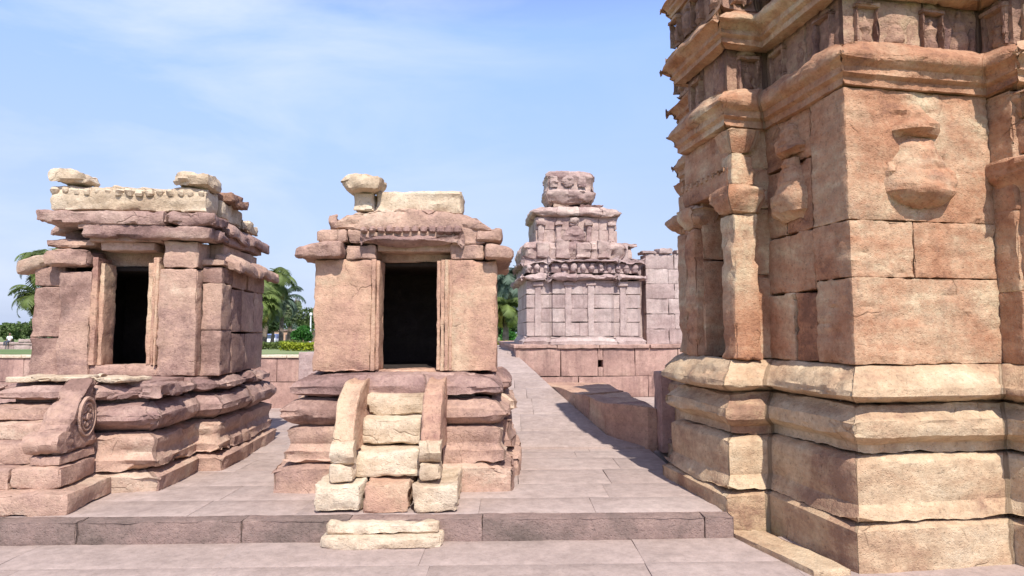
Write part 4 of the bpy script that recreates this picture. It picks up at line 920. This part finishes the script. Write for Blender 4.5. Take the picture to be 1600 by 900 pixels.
def gnd(Y): return lawn_z(Y) if Y < 90 else -.03
def palm(px, py, Y, flen, mat, label, seed, nf=26, group='palms behind the terrace', droop=1., yel=None):
    rg = random.Random(seed); x = X(px, Y); z = Z(py, Y) - gnd(Y)
    e = thing('palm_tree', (x, Y, gnd(Y) - .04), 0, label, 'palm', group)
    m_ = MB(seed); lean = rg.uniform(-.4, .4); pts = [(lean * (1 - t) ** 2 - lean, 0, t * z) for t in np.linspace(0, 1, 9)]; pts = [(p[0] + lean, p[1], p[2]) for p in pts]
    top = np.array(pts[-1])
    m_.loft(tube(pts, [.24 - .09 * t for t in np.linspace(0, 1, 9)], 9)); m_.build('trunk', BK, e, rough=2)
    def crown(nf, lo, hi, mt, nm, fl):
        V = []; F = []
        for f in range(nf):
            az = rg.uniform(0, 2 * math.pi); el = R(rg.uniform(lo, hi)); L_ = fl * rg.uniform(.75, 1.1); n_ = 16
            d = np.array([math.cos(az), math.sin(az), 0]); sd_ = np.array([-d[1], d[0], 0]); pos = top.copy(); ang = el
            pp = [pos.copy()]; an = [ang]
            for i in range(n_): pos = pos + (d * math.cos(ang) + np.array([0, 0, math.sin(ang)])) * L_ / n_; ang -= droop * R(9) * (.4 + i / n_ * 1.1); pp.append(pos.copy()); an.append(ang)
            for i in range(1, n_ + 1):
                ll = L_ * .3 * math.sin(math.pi * min(1, .18 + .8 * i / n_)) ** .7; up = np.array([0, 0, 1.]) * math.cos(an[i]) - d * math.sin(an[i])
                fw = d * math.cos(an[i]) + np.array([0, 0, math.sin(an[i])])
                for sgn in (-1, 1):
                    for sub in (0, .33, .66):
                        p0 = pp[i] * (1 - sub) + pp[i - 1] * sub; tip = p0 + sd_ * sgn * ll * .8 + fw * ll * .5 - np.array([0, 0, 1]) * ll * rg.uniform(.15, .6); wv = fw * L_ * .017
                        b0 = len(V); V += [p0 - wv, p0 + wv, tip + wv * .45, tip - wv * .45]; F.append((b0, b0 + 1, b0 + 2, b0 + 3))
            for i in range(n_):
                b0 = len(V); wv = sd_ * .025; V += [pp[i] - wv, pp[i] + wv, pp[i + 1] + wv * .6, pp[i + 1] - wv * .6]; F.append((b0, b0 + 1, b0 + 2, b0 + 3))
        mm = MB(seed); mm.add(V, F); mm.build(nm, mt, e, rough=0)
    crown(nf, -25, 75, LM[mat], 'crown', flen)
    if yel: crown(yel, -55, -5, LM['palmy'], 'dry_fronds', flen * .8)
    return e
def foliage(rg, cx, cy, cz, rx, ry, rz, n, leaf, clumps=14):
    cc = []
    for _ in range(clumps):
        while True:
            p = np.array([rg.uniform(-1, 1) for _ in range(3)])
            if .15 < p.dot(p) < .75: break
        cc.append((p * [rx, ry, rz] + [cx, cy, cz], rg.uniform(.22, .42)))
    nr = np.random.RandomState(rg.randint(0, 99999))
    pick = nr.randint(0, clumps, n); C_ = np.array([c[0] for c in cc])[pick]; rr_ = np.array([c[1] for c in cc])[pick]
    d = nr.normal(size=(n, 3)); d /= np.linalg.norm(d, axis=1, keepdims=True); P = C_ + d * (nr.uniform(.3, 1, (n, 1)) ** .5) * rr_[:, None] * np.array([rx, ry, rz]) * 1.25
    a = nr.normal(size=(n, 3)); a /= np.linalg.norm(a, axis=1, keepdims=True); b = np.cross(a, nr.normal(size=(n, 3))); b /= np.linalg.norm(b, axis=1, keepdims=True)
    s_ = leaf * nr.uniform(.5, 1.2, (n, 1)); V = np.stack([P - a * s_, P + b * s_ * .45, P + a * s_, P - b * s_ * .45], 1).reshape(-1, 3)
    V[:, 2] = np.maximum(V[:, 2], 0.02)
    return V, np.arange(4 * n).reshape(-1, 4)
def tree(name, px, ytop, Y, wpx, mat, label, cat, seed, n=2600, leaf=.22, low=.25, group=None):
    rg = random.Random(seed); x = X(px, Y); zt = Z(ytop, Y) - gnd(Y); w_ = wpx / 960 * Y / 2
    e = thing(name, (x, Y, gnd(Y) - .04), 0, label, cat, group)
    z0 = zt * low; cz = (zt + z0) / 2
    m_ = MB(seed); pts = [(0, 0, 0), (.05 * w_, 0, cz * .5), (0, 0, cz)]
    if name == 'tree':
        m_.loft(tube(pts, [.05 * zt + .04, .035 * zt, .02 * zt], 8))
        for k in range(5):
            a = k * 1.25 + rg.random(); m_.loft(tube([(0, 0, cz * rg.uniform(.5, .8)), (w_ * .35 * math.cos(a), w_ * .35 * math.sin(a), cz * 1.05), (w_ * .7 * math.cos(a), w_ * .6 * math.sin(a), cz * 1.3)], [.022 * zt, .013 * zt, .005 * zt], 6))
        m_.build('trunk', BK, e, rough=1)
    else:
        for k in range(4): m_.loft(tube([(0, 0, 0), (w_ * .3 * math.cos(k * 1.6), w_ * .3 * math.sin(k * 1.6), cz)], [.05, .02], 6))
        m_.build('stem', BK, e, rough=0)
    mm = MB(seed); V, F = foliage(rg, 0, 0, cz, w_ * .72, w_ * .72, (zt - z0) / 2 * .74, n, leaf, 16); mm.add(V, F); mm.build('crown' if name == 'tree' else 'foliage', LM[mat], e, rough=0)
    return e
palm(74, 408, 42, 2.6, 'palm', 'tall green palm rising behind the roof of the medallion shrine', 201, yel=7)
palm(58, 462, 47, 2.3, 'palm', 'shorter palm with yellow fronds beside the wall of the medallion shrine', 202, yel=10)
palm(418, 436, 50, 3.2, 'palm', 'full green palm in the gap just behind the medallion shrine eave', 203, nf=40, yel=12)
palm(398, 470, 46, 2.6, 'palm', 'low palm with drooping yellowed fronds half hidden by the medallion shrine', 204, nf=34, yel=14)
palm(440, 466, 56, 2.5, 'blue', 'smaller palm to the rear between the two small shrines', 205, nf=28)
palm(795, 432, 46, 2.9, 'blue', 'bluish palm showing between the middle shrine eave and the distant tower shrine', 206, nf=34)
palm(790, 478, 40, 2.0, 'palm', 'low yellow green palm beside the end of the path', 207, nf=30, yel=10)
tree('tree', 452, 446, 72, 44, 'pale', 'pale grey green tree behind the palms between the small shrines', 'tree', 211, group='trees in the garden')
tree('tree', 478, 474, 78, 58, 'tree', 'olive green round tree left of the middle shrine wall', 'tree', 212, group='trees in the garden')
tree('tree', 425, 478, 70, 60, 'dark', 'dark tree under the palms between the two small shrines', 'tree', 213, n=1800, low=.3, group='trees in the garden')
tree('tree', 792, 470, 60, 44, 'dark', 'dark tree at the far end of the path', 'tree', 214, low=.05, group='trees in the garden')
tree('shrub', 474, 503, 50, 40, 'bush', 'glossy bright green shrub beside the middle shrine wall', 'shrub', 215, n=1800, leaf=.2, low=.05)
tree('shrub', 786, 530, 24, 26, 'hedge', 'small yellow green shrub where the path ends', 'shrub', 216, n=900, leaf=.13, low=.0)
tree('shrub', 794, 508, 44, 30, 'bush', 'leafy green shrub beside the platform of the tower shrine', 'shrub', 217, n=1300, leaf=.16, low=.0)
tree('shrub', 402, 510, 52, 22, 'dark', 'dark shrub against the back corner of the medallion shrine', 'shrub', 218, n=1000, leaf=.15, low=.0)
tree('tree', 50, 492, 88, 30, 'tree', 'dense green tree just beside the medallion shrine wall at the left', 'tree', 219, low=.1, group='trees in the garden')
far = [(-60, 500, 115, 60, 'tree'), (-12, 503, 120, 50, 'tree'), (20, 500, 105, 46, 'tree'), (48, 506, 118, 36, 'blue'), (415, 496, 125, 60, 'tree'), (470, 500, 118, 60, 'blue'), (530, 498, 122, 80, 'tree'), (770, 500, 110, 60, 'tree'), (830, 496, 118, 70, 'blue'), (-140, 498, 110, 80, 'blue'), (910, 500, 120, 80, 'tree')]
fl = ['rounded far tree cut by the picture edge', 'low far green tree above the garden wall by the white shirt', 'bluish far tree nearest the medallion shrine wall']
names = {0: 'far tree beyond the picture edge', 1: 'far green tree cut by the picture edge', 2: 'far olive tree standing behind the seated person in white', 3: 'bluish far tree against the left wall of the medallion shrine', 4: 'far tree seen low beneath the palms', 5: 'bluish far tree behind the shrub with bright leaves', 6: 'far tree behind the middle shrine', 7: 'far green tree at the head of the path', 8: 'bluish far tree behind the tower shrine', 9: 'bluish far tree well outside the garden wall', 10: 'far green tree behind the tower shrine platform'}
for i, (px, yt, Y, wp_, mt) in enumerate(far): tree('tree', px, yt, Y, wp_, mt, names[i], 'tree', 230 + i, n=1500, leaf=.4, low=.0, group='distant tree line')
nr = np.random.RandomState(77); Vw = []; rgw = random.Random(5)
for k in range(70):
    cxw = -150 + k * 4.4 + rgw.uniform(-1.5, 1.5); hw_ = rgw.uniform(3.0, 5.6)
    V, F = foliage(rgw, cxw, 140 + rgw.uniform(-4, 4), hw_ * .5, 3.2, 2.5, hw_ * .42, 330, .5, 6); Vw.append(V)
mm = MB(78); Vw = np.concatenate(Vw); mm.add(Vw, np.arange(len(Vw)).reshape(-1, 4))
tag(mm.build('far_wood', LM['tree'], rough=0), 'low dusty green line of far woodland along the horizon', 'woodland', kind='stuff')
# hedges
def hedge(px0, px1, Y, zt, mat, label, seed, n=2500):
    x0, x1 = X(px0, Y), X(px1, Y); e = thing('hedge', ((x0 + x1) / 2, Y, gnd(Y) - .04), 0, label, 'hedge', 'clipped hedges')
    nr = np.random.RandomState(seed); P = np.stack([nr.uniform(x0, x1, n) - (x0 + x1) / 2, nr.uniform(-.3, .3, n), nr.uniform(.05, 1, n) ** .6 * zt], 1); P[:, 2] *= 1 + .12 * np.sin(P[:, 0] * 3.1)
    a = nr.normal(size=(n, 3)); a /= np.linalg.norm(a, axis=1, keepdims=True); b = np.cross(a, nr.normal(size=(n, 3))); b /= np.linalg.norm(b, axis=1, keepdims=True); s_ = .05
    V = np.stack([P - a * s_, P + b * s_ * .6, P + a * s_, P - b * s_ * .6], 1).reshape(-1, 3); m_ = MB(seed); m_.add(V, np.arange(4 * n).reshape(-1, 4)); m_.build('foliage', LM[mat], e, rough=0)
hedge(441, 545, 23, .36, 'hedge', 'clipped yellow green hedge behind the boundary wall pier', 251)
hedge(398, 480, 29, .42, 'palm', 'longer olive green hedge running under the palms', 252)

# ------------------------------------------------------------------ small far things
gw = thing('garden_wall', (X(0, 57), 57, gnd(57) - .03), 0, 'low grey stone garden wall on the lawn far left', 'wall')
m_ = MB(260); L0 = X(0, 57)
for k in range(12):
    xa = -9 + k * 1.5; m_.block(xa, xa + 1.49, -.2, .2, 0, .5, r=.02, res=.2, chip=.02); m_.block(xa - .02, xa + 1.5, -.28, .28, .5, .74, r=.03, res=.2, chip=.03, tint=.5)
m_.block(2.0, 4.5, -.35, .35, .74, 1.0, r=.03, res=.2, chip=.03)
m_.build('masonry', M['lilac'], gw, rough=1)
# person sitting on that wall
pe = thing('person', (X(15, 56.9), 56.95, .71), 0, 'person in a white shirt sitting on the low garden wall', 'person')
def skin(name, joints, edges, mat, parent):
    me = bpy.data.meshes.new(name); me.from_pydata([j[:3] for j in joints], edges, []); o = bpy.data.objects.new(name, me); col.objects.link(o); o.parent = parent
    o.modifiers.new('skin', 'SKIN')
    for i, j in enumerate(joints): me.skin_vertices[0].data[i].radius = (j[3], j[3] * .85)
    me.skin_vertices[0].data[0].use_root = True
    s_ = o.modifiers.new('sub', 'SUBSURF'); s_.levels = 2; s_.render_levels = 2; me.materials.append(mat); return o
skm = plain('skin', (.22, .12, .08), .6); wh = plain('white_cloth', (.75, .75, .76), .9, .08); dk = plain('dark_cloth', (.06, .07, .1), .9, .2)
skin('body', [(0, 0, .08, .13), (0, .0, .3, .12), (0, .01, .52, .13), (0, .01, .62, .055), (0, .0, .68, .06), (0, -.01, .78, .095), (0, 0, .87, .06),
              (.17, 0, .54, .05), (.24, -.03, .3, .04), (.2, -.16, .14, .035), (-.17, 0, .54, .05), (-.24, -.03, .3, .04), (-.2, -.16, .14, .035), (.18, -.2, .12, .03), (-.18, -.2, .12, .03)],
     [(0, 1), (1, 2), (2, 3), (3, 4), (4, 5), (5, 6), (2, 7), (7, 8), (8, 9), (2, 10), (10, 11), (11, 12), (9, 13), (12, 14)], skm, pe)
skin('shirt', [(0, 0, .07, .16), (0, 0, .3, .15), (0, .01, .5, .16), (0, .01, .59, .08), (.17, 0, .53, .08), (.25, -.02, .33, .07), (-.17, 0, .53, .08), (-.25, -.02, .33, .07)], [(0, 1), (1, 2), (2, 3), (2, 4), (4, 5), (2, 6), (6, 7)], wh, pe)
skin('trousers', [(0, 0, .1, .14), (.1, -.2, .08, .085), (.11, -.46, .06, .07), (.11, -.48, -.3, .055), (-.1, -.2, .08, .085), (-.11, -.46, .06, .07), (-.11, -.48, -.3, .055)], [(0, 1), (1, 2), (2, 3), (0, 4), (4, 5), (5, 6)], dk, pe)
skin('hair', [(0, .02, .86, .1), (0, .05, .78, .08)], [(0, 1)], dk, pe)
# parked van beyond the palms, a white post, a low pink building and a small yellow board
def bx(mb, x0, x1, y0, y1, z0, z1, r=.02, warp=None): mb.block(x0, x1, y0, y1, z0, z1, r=r, res=.3, chip=0, tint=0, warp=warp)
van = thing('parked_car', (X(420, 74), 74, -.03), R(8), 'small white and blue car parked beneath the palms', 'car')
cwhite = plain('white_paint', (.72, .74, .78), .35, .03, 3, .5); glass = plain('window_glass', (.05, .07, .09), .1, .1, 3, .6); rub = plain('tyre_rubber', (.03, .03, .03), .8); cb = plain('blue_paint', (.16, .2, .38), .4)
m_ = MB(270)
bx(m_, -.82, .82, -.2, 3.6, .28, .92, .12); m_.build('body', cwhite, van, rough=0)
m_ = MB(271); bx(m_, -.74, .74, .65, 3.2, .9, 1.5, .1, lambda P: np.stack([P[:, 0] * (1 - .18 * (P[:, 2] - .9) / .6), P[:, 1] + .45 * (P[:, 2] - .9) / .6 * (P[:, 1] < 1.2), P[:, 2]], 1)); m_.build('cabin', cb, van, rough=0)
m_ = MB(272); bx(m_, -.62, .62, .62, .68, .98, 1.38, .02, lambda P: np.stack([P[:, 0] * (1 - .14 * (P[:, 2] - .9) / .6), P[:, 1] + .45 * (P[:, 2] - .9) / .6 - .03, P[:, 2]], 1)); m_.build('windscreen', glass, van, rough=0)
for sx_, yy in ((-1, .5), (1, .5), (-1, 2.9), (1, 2.9)):
    m_ = MB(273); m_.loft([[(sx_ * .72 + dx, yy + .3 * math.cos(a), .3 + .3 * math.sin(a)) for a in np.linspace(0, 2 * math.pi, 16, endpoint=False)] for dx in (-.1, .12)]); m_.build('wheel', rub, van, rough=0)
for sx_ in (-1, 1):
    m_ = MB(274); bx(m_, sx_ * .62 - .13, sx_ * .62 + .13, -.24, -.15, .62, .78); m_.build('headlight', plain('headlight_lens', (.8, .8, .75), .2), van, rough=0)
m_ = MB(276); m_.loft(tube([(0, 0, 0), (0, 0, 1.5), (0, 0, 3.2)], [.09, .07, .06], 10)); m_.loft([[(r_ * math.cos(a), r_ * math.sin(a), z_) for a in np.linspace(0, 2 * math.pi, 12, endpoint=False)] for r_, z_ in ((.07, 3.18), (.14, 3.25), (.14, 3.4), (.05, 3.5))])
o = m_.build('post', cwhite, None, rough=0); o.location = (X(485, 57), 57, -.03); tag(o, 'slim white post rising behind the bright green shrub', 'post')
hb = thing('garden_building', (X(452, 82), 82, -.03), 0, 'low pinkish building seen between tree trunks beyond the hedges', 'building')
m_ = MB(277); bx(m_, -2.2, 2.6, 0, 3, 0, 1.9); m_.build('wall', M['wall'], hb, rough=.3)
m_ = MB(278); bx(m_, -2.4, 2.8, -.2, 3.2, 1.9, 2.05); m_.build('roof', M['lilac'], hb, rough=.3)
m_ = MB(279); bx(m_, -.5, .2, -.04, .05, .05, 1.4); m_.build('door', plain('dark_door', (.1, .08, .08)), hb, rough=0)
ys = thing('signboard', (X(403, 66), 66, -.03), 0, 'small blank yellow board on a post beneath the palms', 'sign')
m_ = MB(280); bx(m_, -.4, .4, -.03, .03, 1.9, 2.5); m_.build('board', plain('yellow_paint', (.75, .6, .15), .6, .15), ys, rough=0)
m_ = MB(281); m_.loft(tube([(0, .05, 0), (0, .05, 2.4)], [.05, .05], 8)); m_.build('post', rub, ys, rough=0)
print('done')
